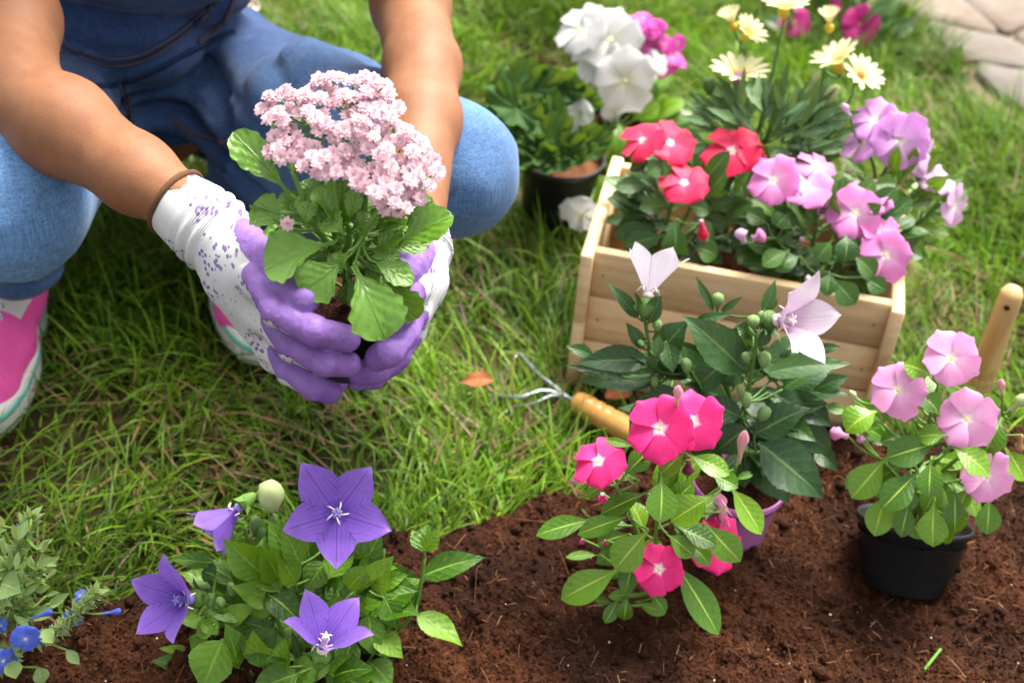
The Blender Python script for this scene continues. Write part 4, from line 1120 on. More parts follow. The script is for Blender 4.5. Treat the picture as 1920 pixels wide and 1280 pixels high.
# ------------------------------------------------------------------ purple balloon flower (front left)
M_PL = leaf_mat('balloon_flower_leaf', (.062, .162, .007), (.18, .33, .03), .40, .38, 6.0, 1.6, .32, .17, var=.55, bump=.0006)
PLL = [leaf_mesh('leaf', PR_PLATY, 20 + i, nv=30, nu=4, fold=.26, arch=.5 + .3 * (i % 3), serr=.085, nser=13, wave=.06, wn=1.1, twist=.2 * (i - 2)) for i in range(5)]
gb = G(560, 1240); gb.z = soilz(gb.x, gb.y) - .004
B = Plant('flowering_plant', 'balloon flower plant with four violet star blossoms and one cream bud, at the bed front', 'plant', gb, gb.y - .005, stem_mat=M_STEM, seed=21, stemr=.0022)
Yb = B.Y0
def up3(x, y, d): return U(x, y, Yb + d)
for tops in ([(600, 1130, .03), (622, 1010, .05)], [(500, 1110, .03), (508, 965, .06)], [(480, 1120, .03), (460, 985, .05)], [(450, 1190, .0), (400, 1110, .01)], [(690, 1215, .02), (772, 1152, .03), (796, 1045, .04)], [(590, 1270, -.015), (604, 1235, -.02)], [(450, 1240, -.01), (390, 1220, -.02)], [(660, 1180, .02), (690, 1080, .04)]):
    B.stem([gb + Vector((random.uniform(-.015, .015), random.uniform(-.01, .01), 0))] + [up3(*q) for q in tops], .0024, .0015)
M_VIO = petal_mat('violet_petal', (.245, .11, .58), (.185, .08, .50), (.13, .05, .46), .06, .3, .25, .75, (.075, .018, .26), .5, .14, edge=(.36, .19, .70))
M_ST = plain('cream_stamen', (.78, .70, .66), .6, .2); M_PIS = plain('blue_pistil', (.26, .22, .56), .6, .2)
up_spin = 0
def spin_up(p, n, img_dx, img_dy):
    """spin that sends petal 0 to an image direction (x right, y up)"""
    n = n.normalized(); x = n.cross(UP)
    if x.length < .05: x = n.cross(RT)
    x.normalize(); y = n.cross(x); v = RT * img_dx + UP * img_dy
    return math.atan2(v.dot(y), v.dot(x))
n = nvec((632, 960), .03, .02, 1.0); platy_flower(B, 631, 962, 108, M_VIO, n, .018, spin_up(None, n, -.68, .95), PP_FLAT, M_ST, M_PIS, scale=[1.10, 1.0, .98, 1.02, 1.02])
n = nvec((355, 1128), -.75, -.05, .85); platy_flower(B, 360, 1122, 120, M_VIO, n, -.01, spin_up(None, n, -.95, .35), PP_BELL, M_ST, M_PIS)
n = nvec((610, 1215), .22, .95, .62); platy_flower(B, 604, 1222, 124, M_VIO, n, -.05, spin_up(None, n, -.2, 1), PP_BELL, M_ST, M_ST)
n = nvec((450, 965), -.75, -.62, .18); platy_flower(B, 452, 948, 102, M_VIO, n, .05, spin_up(None, n, -.4, -.8), PP_DEEP, M_ST, M_PIS)
M_CREAM = plain('cream_bud', (.55, .62, .30), .5, .3, 60, .1, tf=.2)
bud(B, 511, 956, 504, 904, 47, M_CREAM, .06, BUDR)
M_GBUD = plain('green_bud', (.20, .34, .11), .5, .3, 90, .15)
for x, y, tx, ty, w, d in [(478, 1000, 480, 968, 22, .055), (410, 1150, 412, 1120, 22, .0), (395, 1140, 393, 1112, 18, .0), (594, 1262, 590, 1240, 20, -.02), (510, 985, 512, 962, 16, .06), (488, 1012, 492, 988, 16, .05), (436, 1118, 432, 1092, 16, .01)]: bud(B, x, y, tx, ty, w, M_GBUD, d, BUDR)
for a in [(404, 1055, 317, 1048, 34, .03), (415, 1044, 459, 993, 30, .035), (495, 1078, 578, 1040, 64, .02), (608, 1052, 572, 1108, 54, .03), (641, 1098, 646, 1028, 62, .03), (650, 1070, 716, 1032, 52, .035), (686, 1084, 787, 1108, 52, .012), (783, 1146, 700, 1042, 78, .03),
          (790, 1081, 911, 1044, 56, .04), (780, 1150, 868, 1212, 56, .02), (796, 1036, 800, 982, 54, .04), (796, 1030, 826, 990, 36, .035), (795, 1032, 772, 992, 34, .045), (418, 1198, 378, 1296, 92, -.03), (450, 1198, 556, 1238, 72, -.02), (498, 1110, 566, 1170, 60, .005), (640, 1132, 617, 1080, 54, .015), (655, 1152, 722, 1128, 40, .01),
          (700, 1192, 756, 1234, 52, .0), (575, 1296, 546, 1180, 34, -.025), (418, 1172, 482, 1132, 42, -.01), (400, 1172, 366, 1190, 40, -.02), (360, 1246, 302, 1222, 34, -.015), (364, 1226, 296, 1214, 24, -.01), (430, 1262, 486, 1296, 50, -.03), (640, 1150, 690, 1095, 56, .01), (520, 1130, 470, 1090, 54, .015), (470, 1060, 440, 1100, 50, .03),
          (560, 1150, 540, 1095, 50, .01), (510, 1180, 440, 1160, 50, -.005), (610, 1250, 650, 1205, 44, -.015), (610, 1262, 690, 1290, 60, -.03), (560, 1262, 470, 1300, 70, -.04), (690, 1240, 735, 1290, 60, -.01), (660, 1195, 640, 1260, 52, -.005), (460, 1235, 420, 1190, 44, -.01), (545, 1110, 510, 1060, 50, .02), (610, 1110, 570, 1075, 44, .025),
          (500, 1050, 470, 1010, 40, .045), (530, 1050, 560, 1000, 46, .04), (470, 1150, 520, 1120, 46, .0), (720, 1120, 745, 1180, 48, .02), (690, 1150, 700, 1230, 60, .01), (640, 1060, 600, 1020, 40, .04), (405, 1080, 378, 1070, 40, .02), (380, 1160, 410, 1190, 36, -.015), (604, 1235, 570, 1225, 24, -.02), (606, 1240, 640, 1222, 26, -.02), (660, 1280, 710, 1262, 40, -.025),
          (430, 1285, 400, 1320, 60, -.04), (640, 1290, 600, 1330, 70, -.045), (520, 1280, 540, 1330, 70, -.04)]:
    B.leaf(PLL, M_PL, *a)
B.fill(PLL, M_PL, 110, 560, 1150, 165, 105, (.0, .055), (70, 110), (.52, .68), .22)
B.fill(PLL, M_PL, 34, 500, 1268, 150, 26, (-.04, .0), (65, 95), (.5, .65), .2)
B.finish()

# ------------------------------------------------------------------ blue trailing plant (left edge)
M_SIL = leaf_mat('downy_leaf', (.19, .30, .11), (.30, .40, .22), .8, .2, 5.0, 1.5, .15, .25, var=.25)
SL = [leaf_mesh('leaf', PR_NARROW, 40 + i, nv=8, nu=2, fold=.3, arch=.5, wave=.03) for i in range(4)]
M_BLUE = petal_mat('blue_petal', (.075, .13, .66), (.13, .20, .70), (.6, .62, .8), .05, .2, .25, var=.2)
eb = G(-40, 1230); eb.z = soilz(eb.x, eb.y) - .003
E = Plant('flowering_plant', 'downy grey-green plant with small blue flowers on trailing stems', 'plant', eb, eb.y - .01, stem_mat=M_STEM, seed=33, stemr=.0019)
hair = MB()
def e_stem(pxs, dYs, n_leaf, sz):
    P = [eb] + [U(x, y, E.Y0 + d) for (x, y), d in zip(pxs, dYs)]
    E.stem(P, .0022, .0014); C = curve3(P, 60)
    for i in range(n_leaf):
        k = 12 + (47 * i / (n_leaf - 1)) ** 1.0; k = min(int(k), 58); p = C[k]; ax = (C[k + 1] - C[k]).normalized(); a = i * 2.4
        x_ = ax.orthogonal().normalized(); y_ = ax.cross(x_); o = x_ * math.cos(a) + y_ * math.sin(a)
        L = sz * mpp(p) * E.rd.uniform(.75, 1.2); f = i / n_leaf; dv = (o + ax * (.35 + 1.1 * f ** 2) + Vector((0, 0, .2))).normalized()
        E.leaf3(SL, M_SIL, p, p + dv * L, L * E.rd.uniform(.34, .44), ax + Vector((0, -.3, .4)), False)
    for i in range(n_leaf * 9):
        k = E.rd.randint(10, 58); p = C[k]; o = Vector((E.rd.gauss(0, 1), E.rd.gauss(0, 1), E.rd.gauss(0, 1))).normalized(); L = E.rd.uniform(.004, .010)
        hair.tube([p, p + o * L * .6, p + o * L + Vector((0, 0, .001))], [.0004, .0003, .00015], 3, False)
e_stem([(-10, 1130), (25, 1050), (58, 968)], [.01, .02, .04], 58, 36)
e_stem([(-20, 1180), (20, 1165), (38, 1140)], [.0, .01, .015], 34, 34)
e_stem([(20, 1215), (95, 1192), (140, 1150), (178, 1112)], [-.01, -.005, .0, .01], 70, 28)
e_stem([(30, 1110), (60, 1080), (85, 1058)], [.02, .03, .03], 24, 38)
e_stem([(-25, 1250), (5, 1240), (25, 1225)], [-.02, -.02, -.02], 26, 36)
e_stem([(-60, 1130), (-40, 1060), (-12, 1000)], [.01, .02, .03], 34, 38)
M_HAIR_P = plain('downy_hair', (.42, .52, .25), .8, .1); ob('hair', hair.mesh('hair', M_HAIR_P), E.root)
E.fill(SL, M_SIL, 55, 20, 1120, 80, 150, (.0, .04), (28, 44), (.34, .44), .3)
for a in [(70, 1250, 82, 1282, 32, -.02), (20, 1235, 30, 1272, 34, -.025), (10, 1080, -20, 1060, 60, .01), (0, 1095, 40, 1110, 58, .005), (125, 1218, 150, 1245, 22, -.01), (80, 1180, 100, 1205, 30, -.01)]: E.leaf(SL, M_SIL, *a)
for x, y, d, dx, dy, dY in [(48, 1197, 58, -.15, -.5, -.02), (6, 1238, 56, .3, -.7, -.03), (137, 1158, 36, -.3, -.5, .0), (33, 994, 24, -.5, .5, .03), (150, 1116, 26, -.6, .3, .01), (2, 1172, 30, -.6, .0, .0)]: vinca_flower(E, x, y, d, M_BLUE, dx, dy, .8, dY, eye=M_EYEP)
CONE = axial([(0, 0), (.3, .02), (.4, .45), (.9, .85), (1.0, .96), (.4, 1.0), (0, .98)], 10, 1.0, .1)
for x, y, tx, ty, w in [(56, 1160, 97, 1146, 13), (190, 1150, 226, 1145, 13)]: bud(E, x, y, tx, ty, w, M_BLUE, .0, CONE, 'closed_flower')
E.finish()

# ------------------------------------------------------------------ hot pink periwinkle planted in the bed
M_VL = leaf_mat('periwinkle_leaf', (.068, .182, .006), (.36, .50, .07), .32, .45, 8.0, 1.8, .12, .17, var=.42)
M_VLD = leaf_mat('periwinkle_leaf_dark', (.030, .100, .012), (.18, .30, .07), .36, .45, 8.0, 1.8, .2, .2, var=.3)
VL = [leaf_mesh('leaf', PR_VINCA, 60 + i, nv=12, nu=3, fold=.22, arch=.45 + .3 * (i % 3), wave=.035, wn=.9, twist=.15 * (i - 2)) for i in range(5)]
M_HOT = petal_mat('hot_pink_petal', (.80, .020, .20), (.80, .035, .24), (.90, .70, .80), .10, .24, .25, var=.10)
M_PINKB = petal_mat('pale_bud', (.75, .30, .42), (.7, .45, .42), (.5, .5, .25), .1, .4)
vb = G(1236, 1158); vb.z = soilz(vb.x, vb.y) - .004
V1 = Plant('flowering_plant', 'periwinkle with hot pink white-eyed flowers planted straight into the soil', 'plant', vb, vb.y - .004, stem_mat=M_STEM, seed=51, stemr=.0024)
for tops in ([(1228, 1080, .0), (1232, 960, .01), (1240, 870, .015)], [(1222, 1070, .0), (1180, 960, .0), (1155, 910, .0)], [(1245, 1060, .01), (1310, 950, .02), (1362, 905, .02), (1382, 870, .02)], [(1230, 1100, -.005), (1200, 1075, -.01)], [(1240, 1050, .0), (1290, 1000, .0)]):
    V1.stem([vb] + [U(x, y, V1.Y0 + d) for x, y, d in tops], .0025, .0016)
for x, y, d, dx, dy, dY, sp in [(1237, 803, 126, -.18, .12, .010, .3), (1299, 790, 112, .18, .12, .018, .9), (1122, 864, 104, -.40, .55, .0, .5), (1236, 1066, 96, .0, .05, -.018, 1.2), (1343, 1020, 108, .55, -.15, .010, .2)]: vinca_flower(V1, x, y, d, M_HOT, dx, dy, 1.0, dY, sp)
vinca_flower(V1, 1358, 955, 66, petal_mat('pale_pink_petal', (.75, .28, .48), (.75, .4, .55), (.8, .6, .6)), .9, .3, -.2, .02)
for x, y, tx, ty, w, m, d in [(1268, 760, 1273, 722, 18, M_PINKB, .02), (1384, 868, 1398, 806, 21, M_PINKB, .02), (1100, 898, 1068, 902, 17, M_PINKB, .0), (1291, 862, 1290, 890, 24, petal_mat('wilted_petal', (.22, .02, .08), (.2, .03, .08), (.2, .1, .05)), .01), (1135, 1012, 1134, 1022, 10, M_HOT, .0), (1130, 925, 1130, 940, 20, M_HOT, .01), (1092, 1010, 1090, 1020, 10, M_HOT, .01)]: bud(V1, x, y, tx, ty, w, m, d)
VL1 = [(1262, 1050, 1348, 1190, 60, -.005), (1240, 893, 1238, 980, 64, -.006), (1336, 929, 1258, 978, 64, -.002), (1290, 852, 1368, 890, 46, .01), (1334, 890, 1384, 914, 40, .008), (1368, 910, 1428, 1002, 50, .008), (1286, 848, 1238, 892, 50, .012), (1172, 890, 1216, 846, 44, .002), (1192, 838, 1134, 824, 18, .012), (1216, 922, 1126, 964, 44, .0), (1116, 972, 1005, 1004, 46, .008), (1182, 966, 1083, 1002, 40, -.002), (1216, 992, 1153, 1068, 66, -.016), (1266, 984, 1344, 1022, 46, -.004), (1250, 1000, 1302, 1042, 44, -.01), (1322, 980, 1389, 1052, 56, .0), (1166, 1064, 1052, 1124, 62, -.01), (1200, 1110, 1140, 1118, 24, -.01), (1150, 1130, 1116, 1124, 18, -.006), (1162, 1118, 1134, 1168, 28, -.016), (1176, 1116, 1170, 1162, 32, -.02), (1192, 1128, 1248, 1150, 24, -.018), (1218, 1106, 1248, 1148, 28, -.018), (1142, 908, 1092, 932, 22, .0), (1126, 1040, 1060, 1044, 20, .0), (1376, 902, 1408, 884, 14, .015), (1376, 900, 1412, 890, 12, .012), (1210, 1000, 1180, 940, 46, .01), (1250, 960, 1300, 905, 46, .012), (1180, 1000, 1120, 1020, 44, .006), (1290, 1020, 1330, 1060, 40, -.004), (1200, 900, 1150, 880, 34, .004), (1200, 1050, 1240, 1015, 40, .004), (1230, 1085, 1258, 1050, 34, .0)]
for a in VL1: V1.leaf(VL, M_VL, *a)
V1.fill(VL, M_VL, 16, 1230, 985, 75, 75, (.004, .03), (60, 90), (.40, .5), .2)
V1.finish()

# ------------------------------------------------------------------ pale balloon flower in the pink pot
M_PLD = leaf_mat('balloon_flower_leaf_dark', (.018, .066, .013), (.08, .16, .04), .42, .42, 7.0, 1.6, .40, .18, var=.3)
M_ORCH = plain('orchid_plastic', (.74, .27, .68), .38, .45, 30, .05)
pb = G(1362, 1072); pb = pb + Vector((0, .036, 0)); pb.z = soilz(pb.x, pb.y) - .012
D = Plant('potted_plant', 'balloon flower with two pale white-mauve bells in an orchid pink pot', 'potted plant', pb, pb.y, stem_mat=M_STEMD, seed=71, stemr=.0026, slope=.5)
ob('pot', pot_mesh(.0450, .033, .088, rim=.0012), D.root, M_ORCH, Matrix.Translation(pb)); ob('potting_soil', soil_disc(.043, .074, 8), D.root, None, Matrix.Translation(pb))
pc = pb + Vector((0, 0, .075))
for tops in ([(1240, 780, .0), (1222, 680, .005), (1206, 575, .01)], [(1385, 800, .0), (1405, 720, -.01), (1421, 622, -.01)], [(1370, 750, .03), (1330, 660, .04), (1345, 585, .05)], [(1440, 800, .02), (1520, 720, .04), (1512, 640, .05)], [(1300, 790, -.02), (1260, 760, -.03)], [(1400, 850, -.03), (1460, 860, -.03)]):
    D.stem([pc + Vector((D.rd.uniform(-.012, .012), D.rd.uniform(-.01, .01), 0))] + [U(x, y, D.Y0 + d) for x, y, d in tops], .0030, .0017)
M_WHI = petal_mat('white_mauve_petal', (.64, .55, .64), (.58, .40, .56), (.42, .18, .42), .08, .34, .38, .42, (.42, .18, .46), .5, .06)
M_WHI2 = petal_mat('white_lilac_petal', (.66, .61, .68), (.61, .56, .65), (.56, .50, .60), .08, .34, .42, .12, (.60, .5, .66), .5, .06)
n = nvec((1215, 555), .22, 1.0, -.15); platy_flower(D, 1214, 560, 112, M_WHI2, n, .01, spin_up(None, n, .2, .3) + .4, PP_DEEP, M_ST, M_ST)
n = nvec((1462, 600), .85, .02, .75); platy_flower(D, 1452, 600, 128, M_WHI, n, .0, spin_up(None, n, .3, 1), PP_BELL, M_ST, M_ST)
for x, y, tx, ty, w, d in [(1413, 614, 1412, 592, 24, -.01), (1400, 680, 1399, 660, 18, -.01), (1432, 688, 1434, 660, 24, -.01), (1345, 575, 1347, 550, 22, .05), (1288, 700, 1286, 672, 20, .0), (1227, 726, 1227, 704, 16, .0), (1400, 764, 1398, 736, 22, -.02), (1390, 745, 1388, 722, 14, -.02), (1425, 788, 1440, 764, 24, -.02), (1512, 652, 1524, 630, 16, .05), (1520, 662, 1522, 650, 18, .05), (1198, 585, 1196, 570, 18, .01), (1430, 608, 1428, 584, 18, .0), (1205, 640, 1200, 645, 16, .0), (1232, 620, 1233, 600, 18, .0)]: bud(D, x, y, tx, ty, w, M_GBUD, d, BUDR)
for a in [(1218, 675, 1078, 680, 60, .0), (1112, 667, 1060, 648, 28, .01), (1172, 708, 1056, 684, 22, -.005), (1232, 668, 1292, 600, 66, .01), (1404, 700, 1279, 590, 84, .0), (1300, 604, 1376, 588, 22, .03), (1198, 598, 1140, 530, 30, .01), (1208, 654, 1173, 604, 28, .005), (1216, 606, 1240, 552, 32, -.002), (1230, 668, 1236, 626, 26, -.005), (1430, 702, 1600, 682, 52, -.005), (1524, 734, 1596, 704, 36, .03), (1530, 656, 1578, 650, 22, .05), (1432, 590, 1454, 524, 26, .04), (1338, 584, 1304, 516, 18, .05), (1352, 586, 1394, 556, 16, .05), (1390, 782, 1306, 748, 50, -.02), (1414, 815, 1520, 764, 74, -.03), (1402, 800, 1338, 850, 62, -.025), (1246, 702, 1086, 716, 66, .01), (1365, 672, 1288, 742, 58, .01),
          (1422, 830, 1545, 935, 104, -.03), (1400, 835, 1480, 945, 90, -.02), (1380, 840, 1395, 915, 80, -.02), (1238, 745, 1178, 822, 62, .0), (1526, 846, 1572, 882, 40, .02), (1440, 735, 1510, 780, 60, .01), (1300, 700, 1350, 640, 60, .02), (1420, 650, 1470, 720, 50, .01), (1270, 730, 1210, 780, 60, .0), (1330, 760, 1290, 830, 60, .0), (1440, 700, 1400, 640, 40, .0), (1390, 690, 1350, 720, 44, .01), (1490, 750, 1560, 800, 56, .02), (1250, 640, 1262, 700, 40, .01), (1450, 830, 1520, 850, 60, -.01), (1215, 690, 1240, 660, 26, -.005), (1412, 630, 1380, 610, 34, .01), (1425, 650, 1445, 610, 26, -.01), (1350, 840, 1310, 890, 66, -.02), (1500, 800, 1560, 850, 60, .01)]:
    D.leaf(PLL, M_PLD, *a)
D.fill(PLL, M_PLD, 60, 1365, 750, 130, 80, (.0, .05), (75, 120), (.48, .6), .1)
D.finish()

# ------------------------------------------------------------------ pink periwinkle in the black pot (right)
rb = G(1700, 1092) + Vector((0, .004, 0)); rb.z = soilz(rb.x, rb.y) - .014
R_ = Plant('potted_plant', 'periwinkle with soft pink flowers in a black pot sunk into the peat', 'potted plant', rb, rb.y + .022, stem_mat=M_STEM, seed=81, stemr=.0024)
rimc = U(1716, 973, rb.y + .034)
tq = (rimc - rb); hh = tq.length
MR = Matrix.Translation(rb) @ Matrix(((1, 0, 0), (0, 1, 0), (0, 0, 1))).to_4x4() @ (tq.to_track_quat('Z', 'Y').to_matrix().to_4x4())
ob('pot', pot_mesh(106 * mpp(rimc), 76 * mpp(rimc), hh, rim=.0022, rimh=.007), R_.root, M_POTB, MR); ob('potting_soil', soil_disc(102 * mpp(rimc), hh - .016, 9), R_.root, None, MR)
pc = rimc + Vector((0, 0, -.01))
for tops in ([(1725, 880, .0), (1740, 800, .0), (1760, 720, .01)], [(1720, 880, .0), (1690, 810, -.01), (1670, 760, .0)], [(1740, 890, -.01), (1790, 830, -.01), (1815, 800, .0)], [(1750, 900, .0), (1830, 830, .0), (1880, 775, .01)], [(1740, 920, -.02), (1800, 900, -.03)], [(1700, 920, -.01), (1650, 860, -.01)]):
    R_.stem([pc + Vector((R_.rd.uniform(-.01, .01), R_.rd.uniform(-.01, .01), 0))] + [U(x, y, R_.Y0 + d) for x, y, d in tops], .0026, .0016)
M_SOFT = petal_mat('soft_pink_petal', (.74, .30, .58), (.78, .42, .66), (.88, .74, .74), .09, .22, .32, var=.08)
for x, y, d, dx, dy, dY, sp in [(1784, 672, 106, .15, .12, .01, .1), (1684, 731, 108, -.15, .05, .0, .4), (1813, 786, 112, .05, -.02, -.01, .9), (1850, 893, 100, .45, -.25, -.03, 1.25)]: vinca_flower(R_, x, y, d, M_SOFT, dx, dy, 1, dY, sp)
for x, y, tx, ty, w, m, d in [(1612, 752, 1592, 732, 13, M_CREAM, .0), (1880, 742, 1876, 710, 15, M_PINKB, .01), (1895, 770, 1925, 740, 22, M_CREAM, .0), (1590, 818, 1556, 808, 26, M_SOFT, .0), (1607, 812, 1617, 830, 16, M_SOFT, .0), (1915, 815, 1910, 850, 20, plain('dried_petal', (.42, .24, .12), .8, .1), .0), (1717, 795, 1720, 812, 24, plain('white_petal', (.8, .78, .78), .6, .2), .02), (1760, 795, 1768, 803, 12, M_PINKB, -.01)]: bud(R_, x, y, tx, ty, w, m, d)
RL = [(1748, 703, 1693, 682, 46, .01), (1645, 770, 1586, 810, 68, -.01), (1762, 780, 1726, 742, 52, -.01), (1756, 712, 1817, 738, 44, .015), (1758, 830, 1660, 860, 60, -.02), (1776, 816, 1720, 819, 42, -.02), (1662, 858, 1597, 934, 62, -.02), (1722, 884, 1653, 955, 60, -.035), (1745, 862, 1742, 932, 50, -.03), (1784, 836, 1854, 889, 62, -.025), (1878, 784, 1846, 850, 60, .0), (1880, 772, 1836, 744, 34, .01), (1884, 838, 1922, 902, 50, .0), (1893, 786, 1930, 745, 40, .0), (1752, 940, 1750, 1025, 58, -.045), (1706, 940, 1690, 1007, 40, -.04), (1664, 922, 1640, 1005, 54, -.025), (1790, 918, 1790, 1000, 46, -.04), (1855, 930, 1850, 1002, 48, -.015), (1816, 912, 1800, 957, 34, -.03), (1786, 976, 1772, 1020, 24, -.05), (1740, 700, 1690, 760, 40, .02), (1595, 772, 1548, 764, 26, .02), (1700, 820, 1650, 830, 40, .01), (1800, 860, 1830, 920, 44, -.01), (1700, 960, 1730, 1010, 34, -.045), (1830, 760, 1800, 730, 40, .01), (1680, 900, 1640, 930, 40, .0), (1720, 760, 1680, 790, 46, .0), (1815, 850, 1870, 860, 44, .0), (1765, 900, 1735, 960, 44, -.03), (1700, 900, 1700, 960, 44, -.03)]
for a in RL: R_.leaf(VL, M_VL, *a)
R_.fill(VL, M_VL, 28, 1735, 850, 100, 90, (.0, .035), (60, 85), (.45, .55), .1)
R_.finish()
# ------------------------------------------------------------------ wooden crate
t = NT('pine_board'); o_ = t.obj(); r_ = t.rand()
st = t.mapping(o_, (9, 120, 120)); off = t.N('VectorMath'); off.operation = 'ADD'; t.l.new(st, off.inputs[0])
cb = t.N('CombineXYZ'); t.set(cb.inputs[0], t.math('MULTIPLY', r_, 37.0)); t.set(cb.inputs[1], t.math('MULTIPLY', r_, 91.0)); t.l.new(cb.outputs[0], off.inputs[1])
g1_ = t.noise(1.0, off.outputs[0], 4.0, .6); g2_ = t.noise(5.0, off.outputs[0], 3.0)
kn = t.vor(1.0, t.mapping(o_, (11, 16, 16), loc=(.37, .2, .1)), rand=1.0)
c = t.mix(t.rng(g1_, .3, .7), (.78, .57, .33), (.66, .44, .235)); c = t.mix(t.math('MULTIPLY', t.rng(g2_, .5, .8), .4), c, (.36, .20, .09)); c = t.mix(t.rng(kn, .04, .07, .75, 0), c, (.20, .09, .035))
c = t.mix(t.rng(t.noise(7.0, o_, 5.0, .65), .55, .75, 0, .45), c, (.30, .19, .10)); c = t.hsv(c, .5, 1.0, t.math('MULTIPLY_ADD', r_, .22, .88))
M_PINE = t.done(t.bsdf(c, .62, .3, t.bump(g1_, .0008)))
CM = Matrix.Translation(A0) @ Matrix((cdx, cdy, Vector((0, 0, 1)))).transposed().to_4x4()
CR = thing('crate', 'pale pine crate with three-plank front packed with flowering plants', 'crate', A0 + (cdx * CW + cdy * CD) / 2)
def board(name, c, sz, rot=0):
    mb = MB(); mb.box((0, 0, 0), sz, bev=.0012)
    return ob(name, mb.mesh(name, M_PINE, smooth=False), CR, M=CM @ Matrix.Translation(c) @ Matrix.Rotation(rot, 4, 'Z'))
TH = .013; gap = .0035; ph = (CH - 2 * gap) / 3
for k in range(3):
    z = ph * (k + .5) + gap * k
    for y in (.010 + TH / 2, CD - .010 - TH / 2): board('plank', (CW / 2, y, z), (CW - 2 * TH - .0006, TH * .9, ph))
for x in (TH / 2, CW - TH / 2):
    for k in range(2):
        h2 = (CH - .002) / 2
        board('end_board', (x, CD / 2, h2 * (k + .5) + .002 * k), (TH, CD, h2))
for k in range(4): board('bottom_board', (CW / 2, .03 + (CD - .06) * (k + .5) / 4, .012), (CW - 2 * TH - .001, (CD - .06) / 4 - .004, .010))
M_NAIL = plain('nail_head', (.12, .09, .07), .5, .5)
for x in (TH + .012, CW - TH - .012):
    for k in range(3):
        mb = MB(); mb.lathe([(0, 0), (.0012, 0), (.0013, -.001)], 8, CM @ Matrix.Translation((x, .0099, ph * (k + .5) + gap * k)) @ Matrix.Rotation(math.pi / 2, 4, 'X')); ob('nail', mb.mesh('nail', M_NAIL), CR)
def crate_pt(u, v, z): return CM @ Vector((CW * u, CD * v, z))

# ------------------------------------------------------------------ plants in the crate
def crate_plant(label, cat, u, v, seed, name='flowering_plant', smat=None):
    b = crate_pt(u, v, .0175); p = Plant(name, label, cat, b, b.y, stem_mat=smat or M_STEMD, seed=seed, stemr=.0024)
    ob('root_ball', ROOT, p.root, None, Matrix.Translation(b)); return p
mb = MB(); mb.lathe([(0, 0), (.032, 0), (.034, .01), (.040, .085), (.034, .09), (0, .092)], 24); ROOT = mb.mesh('root_ball', M_SOIL)
M_RED = petal_mat('rose_red_petal', (.80, .012, .085), (.80, .03, .14), (.9, .66, .72), .09, .2, .25, var=.1)
M_LIL2 = petal_mat('lilac_petal', (.60, .26, .62), (.68, .40, .68), (.9, .82, .85), .09, .22, .32, var=.1)
M_LIL = petal_mat('lilac_pink_petal', (.72, .22, .54), (.76, .38, .64), (.9, .82, .85), .09, .22, .32, var=.1)
M_PALE = petal_mat('pale_lilac_petal', (.68, .42, .66), (.74, .55, .72), (.88, .82, .84), .09, .22, .35, var=.1)
# rose red periwinkle
P1 = crate_plant('rose red periwinkle in the left front corner of the wooden crate', 'plant', .20, .36, 91)
for tops in ([(1260, 380, .0), (1255, 300, .01)], [(1290, 400, -.01), (1285, 360, -.02)], [(1330, 400, .0), (1380, 310, .02)], [(1230, 400, .0), (1200, 340, .01)], [(1300, 430, -.03), (1315, 420, -.04)]):
    P1.stem([P1.base + Vector((0, 0, .085))] + [U(x, y, P1.Y0 + d) for x, y, d in tops])
for x, y, d, dx, dy, dY in [(1205, 264, 92, -.45, .75, .02), (1256, 268, 98, .25, .6, .02), (1283, 343, 92, .05, .55, -.02), (1372, 283, 112, -.1, .55, .03), (1412, 292, 70, .7, .4, .03)]: vinca_flower(P1, x, y, d, M_RED, dx, dy, .8, dY)
bud(P1, 1314, 412, 1320, 452, 22, M_RED, -.045); bud(P1, 1345, 318, 1340, 328, 18, M_RED, .02)
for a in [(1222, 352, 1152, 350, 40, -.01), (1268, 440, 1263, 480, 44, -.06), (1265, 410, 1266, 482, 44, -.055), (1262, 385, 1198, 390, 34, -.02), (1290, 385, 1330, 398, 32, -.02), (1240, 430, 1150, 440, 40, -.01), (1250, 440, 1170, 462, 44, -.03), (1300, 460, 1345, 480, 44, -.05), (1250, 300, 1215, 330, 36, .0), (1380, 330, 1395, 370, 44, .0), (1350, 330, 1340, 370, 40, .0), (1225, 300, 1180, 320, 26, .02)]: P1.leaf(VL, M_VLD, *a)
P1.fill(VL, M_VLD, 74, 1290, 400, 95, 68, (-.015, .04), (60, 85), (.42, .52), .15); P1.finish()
# pink periwinkle
P2 = crate_plant('lilac pink periwinkle spilling over the right front of the crate', 'plant', .70, .33, 92)
for tops in ([(1480, 420, .01), (1460, 350, .01)], [(1530, 430, .0), (1530, 340, .02)], [(1580, 440, -.01), (1605, 410, -.01)], [(1610, 460, -.02), (1655, 480, -.04)], [(1470, 460, -.02), (1425, 450, -.03)], [(1560, 480, -.03), (1530, 520, -.06)]):
    P2.stem([P2.base + Vector((0, 0, .085))] + [U(x, y, P2.Y0 + d) for x, y, d in tops])
for x, y, d, dx, dy, dY in [(1450, 338, 98, -.15, .25, .0), (1511, 350, 104, .1, .65, .0), (1546, 376, 66, .3, -.3, .0), (1530, 312, 80, .35, .85, .03), (1603, 400, 104, .0, .15, -.015), (1632, 368, 92, .35, .7, .01), (1652, 438, 84, .55, .35, -.02), (1660, 478, 100, .2, .1, -.04)]: vinca_flower(P2, x, y, d, M_LIL, dx, dy, .85, dY)
for x, y, tx, ty, w, m, d in [(1395, 455, 1386, 430, 26, M_PALE, -.04), (1410, 448, 1436, 440, 30, M_LIL, -.04), (1512, 520, 1540, 540, 30, M_LIL, -.06), (1500, 452, 1506, 446, 12, M_PALE, -.03)]: bud(P2, x, y, tx, ty, w, m, d)
